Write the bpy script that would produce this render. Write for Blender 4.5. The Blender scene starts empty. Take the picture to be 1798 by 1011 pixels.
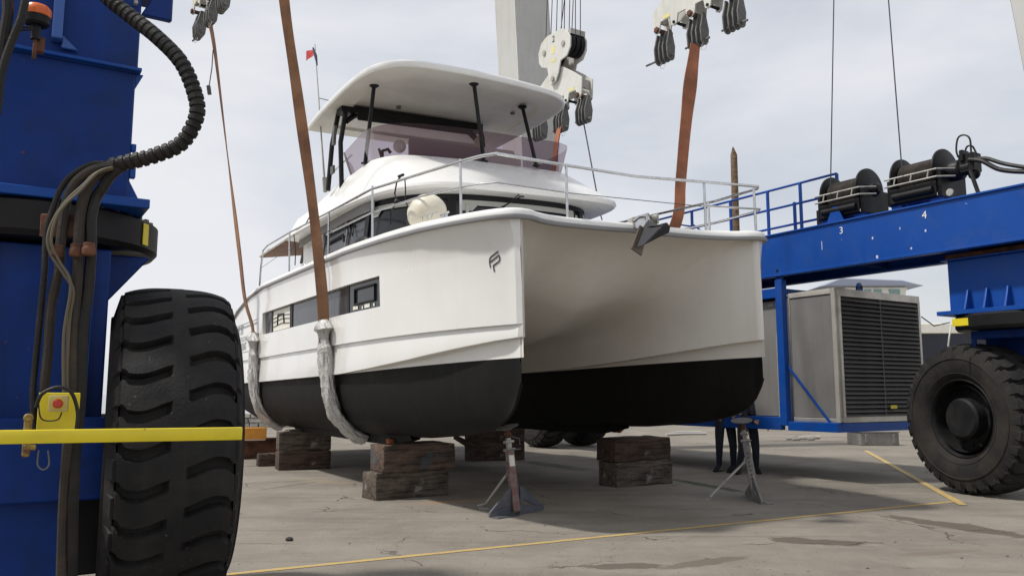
import bpy, bmesh, math, random
from mathutils import Vector, Matrix, noise
R = math.radians
random.seed(7)
sc = bpy.context.scene
col = sc.collection

# ------------------------------------------------------------------ camera, sky, sun, exposure
PITCH = math.atan(184.5 / 1450.0)
cam_d = bpy.data.cameras.new('camera')
cam = bpy.data.objects.new('camera', cam_d); col.objects.link(cam)
cam.location = (0, 0, 1.5); cam.rotation_euler = (math.pi / 2 + PITCH, 0, 0)
cam_d.sensor_width = 36.0; cam_d.lens = 36.0 * 1450 / 1798; cam_d.clip_end = 3000; cam_d.clip_start = 0.05
sc.camera = cam
LDIR = Vector((0.640, 0.110, -1.0)).normalized()          # direction the sunlight travels
world = bpy.data.worlds.new('World'); sc.world = world; world.use_nodes = True
wn, wl = world.node_tree.nodes, world.node_tree.links
wn.clear()
w_out = wn.new('ShaderNodeOutputWorld'); w_bg = wn.new('ShaderNodeBackground')
sky = wn.new('ShaderNodeTexSky'); sky.sky_type = 'NISHITA'; sky.sun_disc = False
sky.sun_elevation = math.asin(-LDIR.z); sky.sun_rotation = math.atan2(-LDIR.x, -LDIR.y)
sky.air_density = 1.2; sky.dust_density = 2.0
tc = wn.new('ShaderNodeTexCoord'); mp = wn.new('ShaderNodeMapping'); mp.inputs['Scale'].default_value = (1.0, 1.0, 2.6)
mp.inputs['Location'].default_value = (0.35, 0.1, 0.2)
n1 = wn.new('ShaderNodeTexNoise'); n1.inputs['Scale'].default_value = 1.6; n1.inputs['Detail'].default_value = 7; n1.inputs['Roughness'].default_value = 0.52
n1.inputs['Distortion'].default_value = 0.25
r1 = wn.new('ShaderNodeMapRange'); r1.inputs['From Min'].default_value = 0.36; r1.inputs['From Max'].default_value = 0.60
r1.inputs['To Min'].default_value = 0.58; r1.inputs['To Max'].default_value = 1.0
n2 = wn.new('ShaderNodeTexNoise'); n2.inputs['Scale'].default_value = 3.4; n2.inputs['Detail'].default_value = 5
cr = wn.new('ShaderNodeMixRGB'); cr.inputs[1].default_value = (7.5, 7.75, 8.4, 1); cr.inputs[2].default_value = (8.9, 8.9, 9.1, 1)
mx = wn.new('ShaderNodeMixRGB')
wl.new(tc.outputs['Generated'], mp.inputs['Vector']); wl.new(mp.outputs[0], n1.inputs['Vector']); wl.new(mp.outputs[0], n2.inputs['Vector'])
wl.new(n1.outputs['Fac'], r1.inputs['Value']); wl.new(n2.outputs['Fac'], cr.inputs[0])
wl.new(r1.outputs[0], mx.inputs[0]); wl.new(sky.outputs[0], mx.inputs[1]); wl.new(cr.outputs[0], mx.inputs[2])
wl.new(mx.outputs[0], w_bg.inputs['Color']); wl.new(w_bg.outputs[0], w_out.inputs['Surface'])
w_bg.inputs['Strength'].default_value = 0.1
sun_d = bpy.data.lights.new('sun', 'SUN'); sun_d.energy = 3.5; sun_d.angle = R(3.6); sun_d.color = (1.0, 0.965, 0.91)
sun = bpy.data.objects.new('sun', sun_d); col.objects.link(sun)
sun.rotation_euler = LDIR.to_track_quat('-Z', 'Y').to_euler(); sun.location = (-20, -8, 40)
sc.view_settings.view_transform = 'Standard'; sc.view_settings.look = 'None'
sc.view_settings.exposure = 0.0; sc.view_settings.gamma = 1.0; sc.view_settings.use_curve_mapping = False

# ------------------------------------------------------------------ frames: the boat's and the lift's own axes
BO = Vector((1.685, 9.87, 0))
PV = Vector((-1.8, 0, 1.5))
BM = Matrix.Translation(BO) @ Matrix.Rotation(R(29), 4, 'Z') @ Matrix.Translation(PV) @ Matrix.Rotation(-R(1.3), 4, 'Y') @ Matrix.Translation(-PV)
LM = Matrix.Translation((-2.44, 6.0, 0)) @ Matrix.Rotation(R(32), 4, 'Z')
I4 = Matrix.Identity(4)
CAM = Vector((0, 0, 1.5))
def ray(px, py):                       # sight line of the survey camera, used to measure known planes
    x, z = (px - 899) / 1450.0, -(py - 505.5) / 1450.0
    c, s = math.cos(PITCH), math.sin(PITCH)
    return Vector((x, c - s * z, s + c * z))
def on(M, px, py, ax, val):            # the point of plane coordinate[ax] = val of frame M
    Mi = M.inverted(); o = Mi @ CAM; d = Mi.to_3x3() @ ray(px, py)
    return o + d * ((val - o[ax]) / d[ax])
def at(px, py, Y): return on(I4, px, py, 1, Y)
def gr(px, py): return on(I4, px, py, 2, 0.0)
def ip(tab, x):
    if x <= tab[0][0]: return tab[0][1]
    for (a, b), (c, d) in zip(tab, tab[1:]):
        if x <= c: return b + (d - b) * (x - a) / (c - a)
    return tab[-1][1]
def sm(tab, x, w=0.35):                # smoothed table
    return (ip(tab, x - w) + 2 * ip(tab, x) + ip(tab, x + w)) / 4

# ------------------------------------------------------------------ materials
MATS = {}
def mk(name, c, rough=0.5, metal=0.0, var=None, bump=None, spec=0.5, streak=None, coat=0.0, wear=None, coord='Object', alpha=None):
    """c base; var=(scale, colour2, lo, hi) noise patches; streak=(colour, amount) vertical runs; wear=(colour, threshold, scale) chips; bump=(scale, strength)"""
    m = bpy.data.materials.new(name); m.use_nodes = True
    nt = m.node_tree; N, L = nt.nodes, nt.links
    b = N['Principled BSDF']
    b.inputs['Roughness'].default_value = rough; b.inputs['Metallic'].default_value = metal
    b.inputs['Specular IOR Level'].default_value = spec; b.inputs['Coat Weight'].default_value = coat
    t = N.new('ShaderNodeTexCoord')
    cur = None
    def base():
        rgb = N.new('ShaderNodeRGB'); rgb.outputs[0].default_value = (*c, 1); return rgb.outputs[0]
    cur = base()
    def mixin(fac, c2):
        nonlocal cur
        x = N.new('ShaderNodeMixRGB'); L.new(fac, x.inputs[0]); L.new(cur, x.inputs[1]); x.inputs[2].default_value = (*c2, 1); cur = x.outputs[0]
    def rng(src, lo, hi, tmax=1.0):
        r = N.new('ShaderNodeMapRange'); L.new(src, r.inputs[0]); r.inputs[1].default_value = lo; r.inputs[2].default_value = hi; r.inputs[4].default_value = tmax; return r.outputs[0]
    if var:
        n = N.new('ShaderNodeTexNoise'); n.inputs['Scale'].default_value = var[0]; n.inputs['Detail'].default_value = 8; n.inputs['Roughness'].default_value = 0.62
        L.new(t.outputs[coord], n.inputs['Vector'])
        mixin(rng(n.outputs['Fac'], var[2], var[3], var[4] if len(var) > 4 else 1.0), var[1])
        rr = N.new('ShaderNodeMapRange'); L.new(n.outputs['Fac'], rr.inputs[0]); rr.inputs[1].default_value = 0.3; rr.inputs[2].default_value = 0.7
        rr.inputs[3].default_value = max(0.02, rough - 0.08); rr.inputs[4].default_value = min(1, rough + 0.12); L.new(rr.outputs[0], b.inputs['Roughness'])
    if streak:
        mpn = N.new('ShaderNodeMapping'); mpn.inputs['Scale'].default_value = (9, 9, 0.5); L.new(t.outputs[coord], mpn.inputs[0])
        n = N.new('ShaderNodeTexNoise'); n.inputs['Scale'].default_value = 1.0; n.inputs['Detail'].default_value = 6; L.new(mpn.outputs[0], n.inputs['Vector'])
        mixin(rng(n.outputs['Fac'], 0.5, 0.78, streak[1]), streak[0])
    if wear:
        n = N.new('ShaderNodeTexNoise'); n.inputs['Scale'].default_value = wear[2]; n.inputs['Detail'].default_value = 5; L.new(t.outputs[coord], n.inputs['Vector'])
        mixin(rng(n.outputs['Fac'], wear[1], wear[1] + 0.03), wear[0])
    L.new(cur, b.inputs['Base Color'])
    if bump:
        n = N.new('ShaderNodeTexNoise'); n.inputs['Scale'].default_value = bump[0]; n.inputs['Detail'].default_value = 6; L.new(t.outputs[coord], n.inputs['Vector'])
        bp = N.new('ShaderNodeBump'); bp.inputs['Strength'].default_value = bump[1]; bp.inputs['Distance'].default_value = 0.02; L.new(n.outputs['Fac'], bp.inputs['Height']); L.new(bp.outputs[0], b.inputs['Normal'])
    MATS[name] = m; return m
def wood(name, c, c2, paint=None, pth=0.6):
    m = mk(name, c, 0.9, var=(3.0, c2, 0.35, 0.65), bump=(40, 0.5))
    nt = m.node_tree; N, L = nt.nodes, nt.links; b = N['Principled BSDF']
    t = N.new('ShaderNodeTexCoord'); mpn = N.new('ShaderNodeMapping'); mpn.inputs['Scale'].default_value = (1.2, 14, 14); L.new(t.outputs['Object'], mpn.inputs[0])
    n = N.new('ShaderNodeTexNoise'); n.inputs['Scale'].default_value = 2.0; n.inputs['Detail'].default_value = 8; n.inputs['Distortion'].default_value = 0.6; L.new(mpn.outputs[0], n.inputs['Vector'])
    old = b.inputs['Base Color'].links[0].from_socket
    r = N.new('ShaderNodeMapRange'); L.new(n.outputs['Fac'], r.inputs[0]); r.inputs[1].default_value = 0.42; r.inputs[2].default_value = 0.62
    x = N.new('ShaderNodeMixRGB'); x.blend_type = 'MULTIPLY'; L.new(r.outputs[0], x.inputs[0]); L.new(old, x.inputs[1]); x.inputs[2].default_value = (0.35, 0.32, 0.3, 1)
    cur = x.outputs[0]
    if paint:
        n3 = N.new('ShaderNodeTexNoise'); n3.inputs['Scale'].default_value = 2.4; n3.inputs['Detail'].default_value = 9; n3.inputs['Roughness'].default_value = 0.7; L.new(t.outputs['Object'], n3.inputs['Vector'])
        r3 = N.new('ShaderNodeMapRange'); L.new(n3.outputs['Fac'], r3.inputs[0]); r3.inputs[1].default_value = pth; r3.inputs[2].default_value = pth + 0.06; r3.inputs[4].default_value = 0.8
        y = N.new('ShaderNodeMixRGB'); L.new(r3.outputs[0], y.inputs[0]); L.new(cur, y.inputs[1]); y.inputs[2].default_value = (*paint, 1); cur = y.outputs[0]
    L.new(cur, b.inputs['Base Color'])
    bp = N.new('ShaderNodeBump'); bp.inputs['Strength'].default_value = 0.7; bp.inputs['Distance'].default_value = 0.012; L.new(n.outputs['Fac'], bp.inputs['Height'])
    L.new(bp.outputs[0], b.inputs['Normal'])
    return m
GEL = mk('gelcoat', (0.79, 0.785, 0.76), 0.18, var=(0.9, (0.745, 0.73, 0.69), 0.4, 0.7), streak=((0.62, 0.59, 0.53), 0.10), coat=0.3)
GELW = mk('gelcoat_clean', (0.80, 0.795, 0.77), 0.3, var=(1.4, (0.74, 0.73, 0.70), 0.45, 0.75), coat=0.2)
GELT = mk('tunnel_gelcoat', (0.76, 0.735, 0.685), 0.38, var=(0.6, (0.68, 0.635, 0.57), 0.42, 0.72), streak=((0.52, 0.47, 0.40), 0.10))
HTU = mk('hardtop_lining', (0.62, 0.60, 0.555), 0.6, var=(2.0, (0.57, 0.55, 0.50), 0.4, 0.6))
ANTI = mk('antifouling', (0.0055, 0.0053, 0.0055), 0.65, var=(2.2, (0.011, 0.010, 0.0092), 0.42, 0.72), streak=((0.018, 0.016, 0.0145), 0.35), bump=(35, 0.08), spec=0.18)
RAILG = mk('grey_rubber', (0.27, 0.27, 0.275), 0.5)
STEEL = mk('stainless', (0.62, 0.62, 0.62), 0.22, 1.0, var=(12, (0.5, 0.5, 0.5), 0.4, 0.7))
BLACK = mk('black_paint', (0.009, 0.009, 0.010), 0.45, var=(3, (0.02, 0.02, 0.021), 0.5, 0.8), spec=0.25)
DGLASS = mk('dark_glass', (0.016, 0.017, 0.020), 0.07, spec=0.4, var=(1.5, (0.026, 0.027, 0.031), 0.4, 0.7))
WGLASS = mk('window_glass', (0.040, 0.041, 0.048), 0.14, spec=0.22, var=(0.8, (0.075, 0.078, 0.088), 0.4, 0.7))
BLUE = mk('blue_paint', (0.002, 0.056, 0.295), 0.40, var=(1.1, (0.004, 0.066, 0.325), 0.4, 0.7), streak=((0.008, 0.065, 0.29), 0.30), wear=((0.35, 0.42, 0.55), 0.755, 9.0), spec=0.28, bump=(3, 0.04))
def grime(m, dust, amt, rust=0.0):
    N, L = m.node_tree.nodes, m.node_tree.links; b = N['Principled BSDF']; old = b.inputs['Base Color'].links[0].from_socket
    t = N.new('ShaderNodeTexCoord'); n = N.new('ShaderNodeTexNoise'); n.inputs['Scale'].default_value = 2.6; n.inputs['Detail'].default_value = 10; n.inputs['Roughness'].default_value = 0.72; L.new(t.outputs['Object'], n.inputs['Vector'])
    r = N.new('ShaderNodeMapRange'); L.new(n.outputs['Fac'], r.inputs[0]); r.inputs[1].default_value = 0.48; r.inputs[2].default_value = 0.74; r.inputs[4].default_value = amt
    x = N.new('ShaderNodeMixRGB'); L.new(r.outputs[0], x.inputs[0]); L.new(old, x.inputs[1]); x.inputs[2].default_value = (*dust, 1); cur = x.outputs[0]
    if rust:
        mp_ = N.new('ShaderNodeMapping'); mp_.inputs['Scale'].default_value = (14, 14, 0.9); L.new(t.outputs['Object'], mp_.inputs[0]); n2_ = N.new('ShaderNodeTexNoise'); n2_.inputs['Scale'].default_value = 1.0; n2_.inputs['Detail'].default_value = 4; L.new(mp_.outputs[0], n2_.inputs['Vector'])
        r2 = N.new('ShaderNodeMapRange'); L.new(n2_.outputs['Fac'], r2.inputs[0]); r2.inputs[1].default_value = 0.70; r2.inputs[2].default_value = 0.82; r2.inputs[4].default_value = rust
        y = N.new('ShaderNodeMixRGB'); L.new(r2.outputs[0], y.inputs[0]); L.new(cur, y.inputs[1]); y.inputs[2].default_value = (0.09, 0.045, 0.03, 1); cur = y.outputs[0]
    L.new(cur, b.inputs['Base Color']); return m
BLUED = mk('blue_paint_shaded_worn', (0.002, 0.032, 0.20), 0.45, var=(2.0, (0.003, 0.027, 0.15), 0.42, 0.66), streak=((0.012, 0.036, 0.13), 0.45), wear=((0.10, 0.06, 0.04), 0.745, 11.0), bump=(4, 0.06), spec=0.22)  # base colour darkened for shaded parts of the lift; chips and rust are wear
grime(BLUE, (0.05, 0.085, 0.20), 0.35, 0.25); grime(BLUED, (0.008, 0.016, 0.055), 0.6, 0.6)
RUB = mk('tyre_rubber', (0.014, 0.014, 0.015), 0.75, var=(4, (0.034, 0.031, 0.028), 0.40, 0.72), bump=(60, 0.25), spec=0.25, streak=((0.05, 0.044, 0.036), 0.35), wear=((0.09, 0.08, 0.07), 0.70, 30))
RUBD = mk('tyre_sidewall', (0.018, 0.017, 0.017), 0.8, var=(3, (0.045, 0.038, 0.030), 0.42, 0.78), bump=(30, 0.25), spec=0.2)
GREYP = mk('pale_grey_paint', (0.50, 0.50, 0.475), 0.5, var=(0.7, (0.44, 0.44, 0.41), 0.4, 0.7), streak=((0.36, 0.33, 0.28), 0.4), bump=(3, 0.03))
CREAM = mk('cream_plate', (0.60, 0.60, 0.56), 0.5, var=(3, (0.50, 0.49, 0.45), 0.45, 0.75), streak=((0.35, 0.27, 0.19), 0.3))
GALV = mk('galvanised', (0.12, 0.12, 0.117), 0.6, 0.4, var=(9, (0.22, 0.21, 0.195), 0.42, 0.7))
GALVL = mk('galvanised_pale', (0.42, 0.41, 0.38), 0.6, 0.35, var=(8, (0.30, 0.28, 0.26), 0.42, 0.7), wear=((0.22, 0.09, 0.045), 0.66, 7))
RUST = mk('rusty_steel', (0.16, 0.065, 0.035), 0.9, var=(6, (0.05, 0.028, 0.022), 0.4, 0.65), bump=(30, 0.4))
STRAP = mk('orange_sling_webbing', (0.33, 0.118, 0.058), 0.85, var=(2.2, (0.20, 0.082, 0.045), 0.4, 0.65), streak=((0.17, 0.08, 0.045), 0.5), bump=(120, 0.35))
STRAPB = mk('brown_sling_webbing', (0.30, 0.15, 0.075), 0.85, var=(2.2, (0.17, 0.085, 0.05), 0.4, 0.65), streak=((0.12, 0.075, 0.05), 0.5), bump=(120, 0.35))
YEL = mk('yellow_paint', (0.74, 0.60, 0.02), 0.38, var=(3, (0.60, 0.47, 0.02), 0.45, 0.75), wear=((0.25, 0.17, 0.04), 0.70, 14))
ORG = mk('orange_paint', (0.72, 0.30, 0.03), 0.45, var=(4, (0.5, 0.2, 0.03), 0.5, 0.75))
RED = mk('red_plastic', (0.45, 0.03, 0.02), 0.35)
HOSE = mk('hose_rubber', (0.014, 0.0135, 0.013), 0.5, var=(4, (0.034, 0.029, 0.024), 0.45, 0.75), bump=(40, 0.2), spec=0.3)
HOSEB = mk('dusty_hose', (0.026, 0.020, 0.016), 0.75, var=(5, (0.06, 0.045, 0.033), 0.42, 0.7), bump=(30, 0.3))
INOX = mk('brushed_panel', (0.22, 0.212, 0.20), 0.42, 0.3, var=(0.5, (0.30, 0.29, 0.275), 0.35, 0.7), streak=((0.15, 0.14, 0.13), 0.25))
INOXL = mk('bright_trim', (0.55, 0.52, 0.46), 0.4, 0.4, var=(3, (0.42, 0.40, 0.35), 0.4, 0.7))
DARKL = mk('dark_louvre', (0.085, 0.080, 0.078), 0.5, 0.3, var=(2, (0.12, 0.11, 0.10), 0.4, 0.7))
VOID = mk('dark_interior', (0.006, 0.006, 0.007), 0.9)
WIRE = mk('steel_wire', (0.05, 0.05, 0.055), 0.5, 0.5)
WIREC = mk('greased_wire_coil', (0.10, 0.082, 0.066), 0.6, 0.3, var=(8, (0.055, 0.045, 0.04), 0.4, 0.7))
WHITEP = mk('white_plastic', (0.74, 0.72, 0.64), 0.45, var=(4, (0.66, 0.62, 0.50), 0.45, 0.75))
TAN = mk('awning_lining', (0.17, 0.085, 0.045), 0.7, var=(5, (0.13, 0.06, 0.035), 0.4, 0.7))
CLOTH = mk('navy_workwear', (0.014, 0.016, 0.026), 0.9, var=(6, (0.03, 0.032, 0.045), 0.45, 0.75))
SKIN = mk('skin', (0.42, 0.24, 0.16), 0.6)
NAVY = mk('navy_hull', (0.010, 0.014, 0.030), 0.2)
ALGAE = None
WOODP = wood('pile_wood', (0.24, 0.16, 0.09), (0.15, 0.10, 0.06))
WOODA = wood('timber_brown', (0.11, 0.070, 0.046), (0.065, 0.043, 0.033), (0.20, 0.185, 0.16), 0.64)
WOODB = wood('timber_red', (0.17, 0.108, 0.078), (0.085, 0.062, 0.05), (0.06, 0.085, 0.095), 0.56)
WOODC = wood('timber_grey', (0.155, 0.125, 0.095), (0.085, 0.065, 0.05), (0.24, 0.23, 0.205), 0.60)
WOODD = wood('timber_orange', (0.50, 0.16, 0.05), (0.30, 0.10, 0.04))
PLAST = mk('crumpled_plastic_film', (0.60, 0.595, 0.575), 0.24, var=(7, (0.40, 0.38, 0.35), 0.40, 0.70), bump=(26, 1.0))
PLAST.node_tree.nodes['Principled BSDF'].inputs['Transmission Weight'].default_value = 0.12
def tint(name, tr, gl, fac):
    m = bpy.data.materials.new(name); m.use_nodes = True; N, L = m.node_tree.nodes, m.node_tree.links; N.clear()
    o = N.new('ShaderNodeOutputMaterial'); a = N.new('ShaderNodeBsdfTransparent'); a.inputs[0].default_value = (*tr, 1)
    g = N.new('ShaderNodeBsdfGlossy'); g.inputs[0].default_value = (*gl, 1); g.inputs['Roughness'].default_value = 0.04
    f = N.new('ShaderNodeFresnel'); f.inputs[0].default_value = 1.35
    x = N.new('ShaderNodeMixShader'); fm = N.new('ShaderNodeMath'); fm.operation = 'MULTIPLY'; fm.inputs[1].default_value = 0.3; L.new(f.outputs[0], fm.inputs[0]); L.new(fm.outputs[0], x.inputs[0]); L.new(a.outputs[0], x.inputs[1]); L.new(g.outputs[0], x.inputs[2])
    d = N.new('ShaderNodeBsdfDiffuse'); d.inputs[0].default_value = (0.30, 0.2, 0.22, 1)
    y = N.new('ShaderNodeMixShader'); y.inputs[0].default_value = fac; L.new(x.outputs[0], y.inputs[1]); L.new(d.outputs[0], y.inputs[2]); L.new(y.outputs[0], o.inputs[0])
    return m
TINT = tint('mauve_tinted_acrylic', (0.54, 0.46, 0.52), (0.8, 0.8, 0.8), 0.10)

# ------------------------------------------------------------------ mesh builder
class MB:
    def __init__(s): s.v = []; s.f = []; s.m = []
    def add(s, vs, fs, mi=0):
        o = len(s.v); s.v += [tuple(v) for v in vs]; s.f += [tuple(i + o for i in f) for f in fs]; s.m += [mi] * len(fs); return s
    def hexa(s, p, mi=0):              # 8 corners: bottom 0-3, top 4-7
        return s.add(p, [(3, 2, 1, 0), (4, 5, 6, 7), (0, 1, 5, 4), (1, 2, 6, 5), (2, 3, 7, 6), (3, 0, 4, 7)], mi)
    def box(s, a, b, mi=0):
        (x0, y0, z0), (x1, y1, z1) = [min(p, q) for p, q in zip(a, b)], [max(p, q) for p, q in zip(a, b)]
        return s.hexa([(x0, y0, z0), (x1, y0, z0), (x1, y1, z0), (x0, y1, z0), (x0, y0, z1), (x1, y0, z1), (x1, y1, z1), (x0, y1, z1)], mi)
    def bar(s, p, q, w, h, up=(0, 0, 1), mi=0, w2=None, h2=None):
        p, q = Vector(p), Vector(q); d = (q - p).normalized(); u = Vector(up); sd = d.cross(u)
        if sd.length < 1e-4: sd = d.cross(Vector((1, 0, 0)))
        sd.normalize(); u = sd.cross(d)
        w2 = w if w2 is None else w2; h2 = h if h2 is None else h2
        c = [(-1, -1), (1, -1), (1, 1), (-1, 1)]
        return s.hexa([p + sd * (a * w / 2) + u * (b * h / 2) for a, b in c] + [q + sd * (a * w2 / 2) + u * (b * h2 / 2) for a, b in c], mi)
    def tube(s, pts, r, n=8, caps=True, mi=0, closed=False):
        pts = [Vector(p) for p in pts]; rs = r if isinstance(r, (list, tuple)) else [r] * len(pts)
        rings = []; prev = None
        for i, p in enumerate(pts):
            a = pts[i - 1] if i else (pts[-1] if closed else p); b = pts[i + 1] if i + 1 < len(pts) else (pts[0] if closed else p)
            d = (b - a).normalized()
            if prev is None:
                u = d.cross(Vector((0, 0, 1)));
                if u.length < 1e-3: u = d.cross(Vector((1, 0, 0)))
                u.normalize()
            else:
                u = prev - d * prev.dot(d)
                if u.length < 1e-4: u = d.orthogonal()
                u.normalize()
            prev = u; w = d.cross(u)
            rings.append([p + (u * math.cos(t * 2 * math.pi / n) + w * math.sin(t * 2 * math.pi / n)) * rs[i] for t in range(n)])
        vs = [v for g in rings for v in g]; m = len(rings); fs = []
        for i in range(m if closed else m - 1):
            j = (i + 1) % m
            for t in range(n): fs.append((i * n + t, i * n + (t + 1) % n, j * n + (t + 1) % n, j * n + t))
        if caps and not closed: fs += [tuple(range(n))[::-1], tuple((m - 1) * n + t for t in range(n))]
        return s.add(vs, fs, mi)
    def lathe(s, prof, o, ax, n=32, mi=0, caps=True, sx=None):
        o = Vector(o); ax = Vector(ax).normalized(); u = ax.orthogonal().normalized(); w = ax.cross(u)
        vs = []; fs = []
        for r, h in prof:
            for t in range(n):
                a = 2 * math.pi * t / n; vs.append(o + ax * h + (u * math.cos(a) + w * math.sin(a)) * r)
        for i in range(len(prof) - 1):
            for t in range(n): fs.append((i * n + t, i * n + (t + 1) % n, (i + 1) * n + (t + 1) % n, (i + 1) * n + t))
        if caps:
            if prof[0][0] > 1e-5: fs.append(tuple(range(n))[::-1])
            if prof[-1][0] > 1e-5: fs.append(tuple((len(prof) - 1) * n + t for t in range(n)))
        return s.add(vs, fs, mi)
    def grid(s, rows, mi=0, closed=False, wrap=False):
        n = len(rows[0]); vs = [p for r in rows for p in r]; fs = []
        R_ = len(rows)
        for i in range(R_ if wrap else R_ - 1):
            j = (i + 1) % R_
            for t in range(n if closed else n - 1):
                k = (t + 1) % n; fs.append((i * n + t, i * n + k, j * n + k, j * n + t))
        return s.add(vs, fs, mi)
    def prism(s, poly, o, ux, uy, th, mi=0):   # poly in the ux,uy plane, thickness th along ux x uy
        o, ux, uy = Vector(o), Vector(ux), Vector(uy); nz = ux.cross(uy).normalized() * th; n = len(poly)
        a = [o + ux * x + uy * y for x, y in poly]; b = [p + nz for p in a]
        return s.add(a + b, [tuple(range(n))[::-1], tuple(range(n, 2 * n))] + [(i, (i + 1) % n, n + (i + 1) % n, n + i) for i in range(n)], mi)
    def ball(s, c, r, n=14, m=10, mi=0, sc_=(1, 1, 1)):
        c = Vector(c); prof = [(math.sin(math.pi * i / m), -math.cos(math.pi * i / m)) for i in range(m + 1)]
        vs = []; fs = []
        for pr, h in prof:
            for t in range(n):
                a = 2 * math.pi * t / n; vs.append(c + Vector((pr * math.cos(a) * r * sc_[0], pr * math.sin(a) * r * sc_[1], h * r * sc_[2])))
        for i in range(m):
            for t in range(n): fs.append((i * n + t, i * n + (t + 1) % n, (i + 1) * n + (t + 1) % n, (i + 1) * n + t))
        return s.add(vs, fs, mi)
    def mesh(s, name, mats, bev=0.0, ang=35, seg=1):
        me = bpy.data.meshes.new(name); me.from_pydata([tuple(v) for v in s.v], [], s.f)
        for m in (mats if isinstance(mats, (list, tuple)) else [mats]): me.materials.append(m)
        me.polygons.foreach_set('material_index', s.m)
        bm = bmesh.new(); bm.from_mesh(me); bmesh.ops.remove_doubles(bm, verts=bm.verts, dist=1e-5)
        bmesh.ops.recalc_face_normals(bm, faces=bm.faces)
        if bev > 0:
            es = [e for e in bm.edges if len(e.link_faces) == 2 and e.calc_face_angle(0) > 0.6]
            if es: bmesh.ops.bevel(bm, geom=es, offset=bev, segments=seg, affect='EDGES', profile=0.5, clamp_overlap=True)
        bm.to_mesh(me); bm.free()
        me.polygons.foreach_set('use_smooth', [True] * len(me.polygons))
        me.set_sharp_from_angle(angle=R(ang)); me.update(); return me
    def build(s, name, mats, parent=None, bev=0.0, ang=35, seg=1, **kw):
        o = bpy.data.objects.new(name, s.mesh(name, mats, bev, ang, seg)); col.objects.link(o)
        if parent: o.parent = parent
        for k, v in kw.items(): o[k] = v
        return o
def thing(name, label, cat, M=I4, group=None):
    o = bpy.data.objects.new(name, None); col.objects.link(o); o.matrix_world = M; o.empty_display_size = 0.2
    o['label'] = label; o['category'] = cat
    if group: o['group'] = group
    return o
def tag(o, label, cat, group=None):
    o['label'] = label; o['category'] = cat
    if group: o['group'] = group
    return o
def copy_tree(o, parent=None):
    c = o.copy(); col.objects.link(c); c.parent = parent
    for ch in list(o.children): copy_tree(ch, c)
    return c
def catmull(pts, k=8, closed=False):
    P = [Vector(p) for p in pts]; out = []
    n = len(P)
    for i in range(n if closed else n - 1):
        g = (lambda j: P[j % n]) if closed else (lambda j: P[max(0, min(n - 1, j))])
        a, b, c, d = g(i - 1), g(i), g(i + 1), g(i + 2)
        for q in range(k):
            t = q / k; out.append(0.5 * ((2 * b) + (c - a) * t + (2 * a - 5 * b + 4 * c - d) * t * t + (3 * b - a - 3 * c + d) * t ** 3))
    if not closed: out.append(P[-1])
    return out
def text(s, size, M, mat, name, parent=None, depth=0.004, **kw):
    cu = bpy.data.curves.new(name, 'FONT'); cu.body = s; cu.size = size; cu.extrude = depth; cu.align_x = 'CENTER'; cu.align_y = 'CENTER'
    cu.materials.append(mat); o = bpy.data.objects.new(name, cu); col.objects.link(o)
    if parent: o.parent = parent
    o.matrix_local = M
    me = bpy.data.meshes.new_from_object(o); me.name = name; o2 = bpy.data.objects.new(name, me); col.objects.link(o2); o2.parent = parent; o2.matrix_local = M
    bpy.data.objects.remove(o); o2.name = name
    for k, v in kw.items(): o2[k] = v
    return o2
def basis(o, x, y):
    x = Vector(x).normalized(); y = Vector(y); z = x.cross(y).normalized(); y = z.cross(x)
    return Matrix(((x.x, y.x, z.x, o[0]), (x.y, y.y, z.y, o[1]), (x.z, y.z, z.z, o[2]), (0, 0, 0, 1)))

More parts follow.
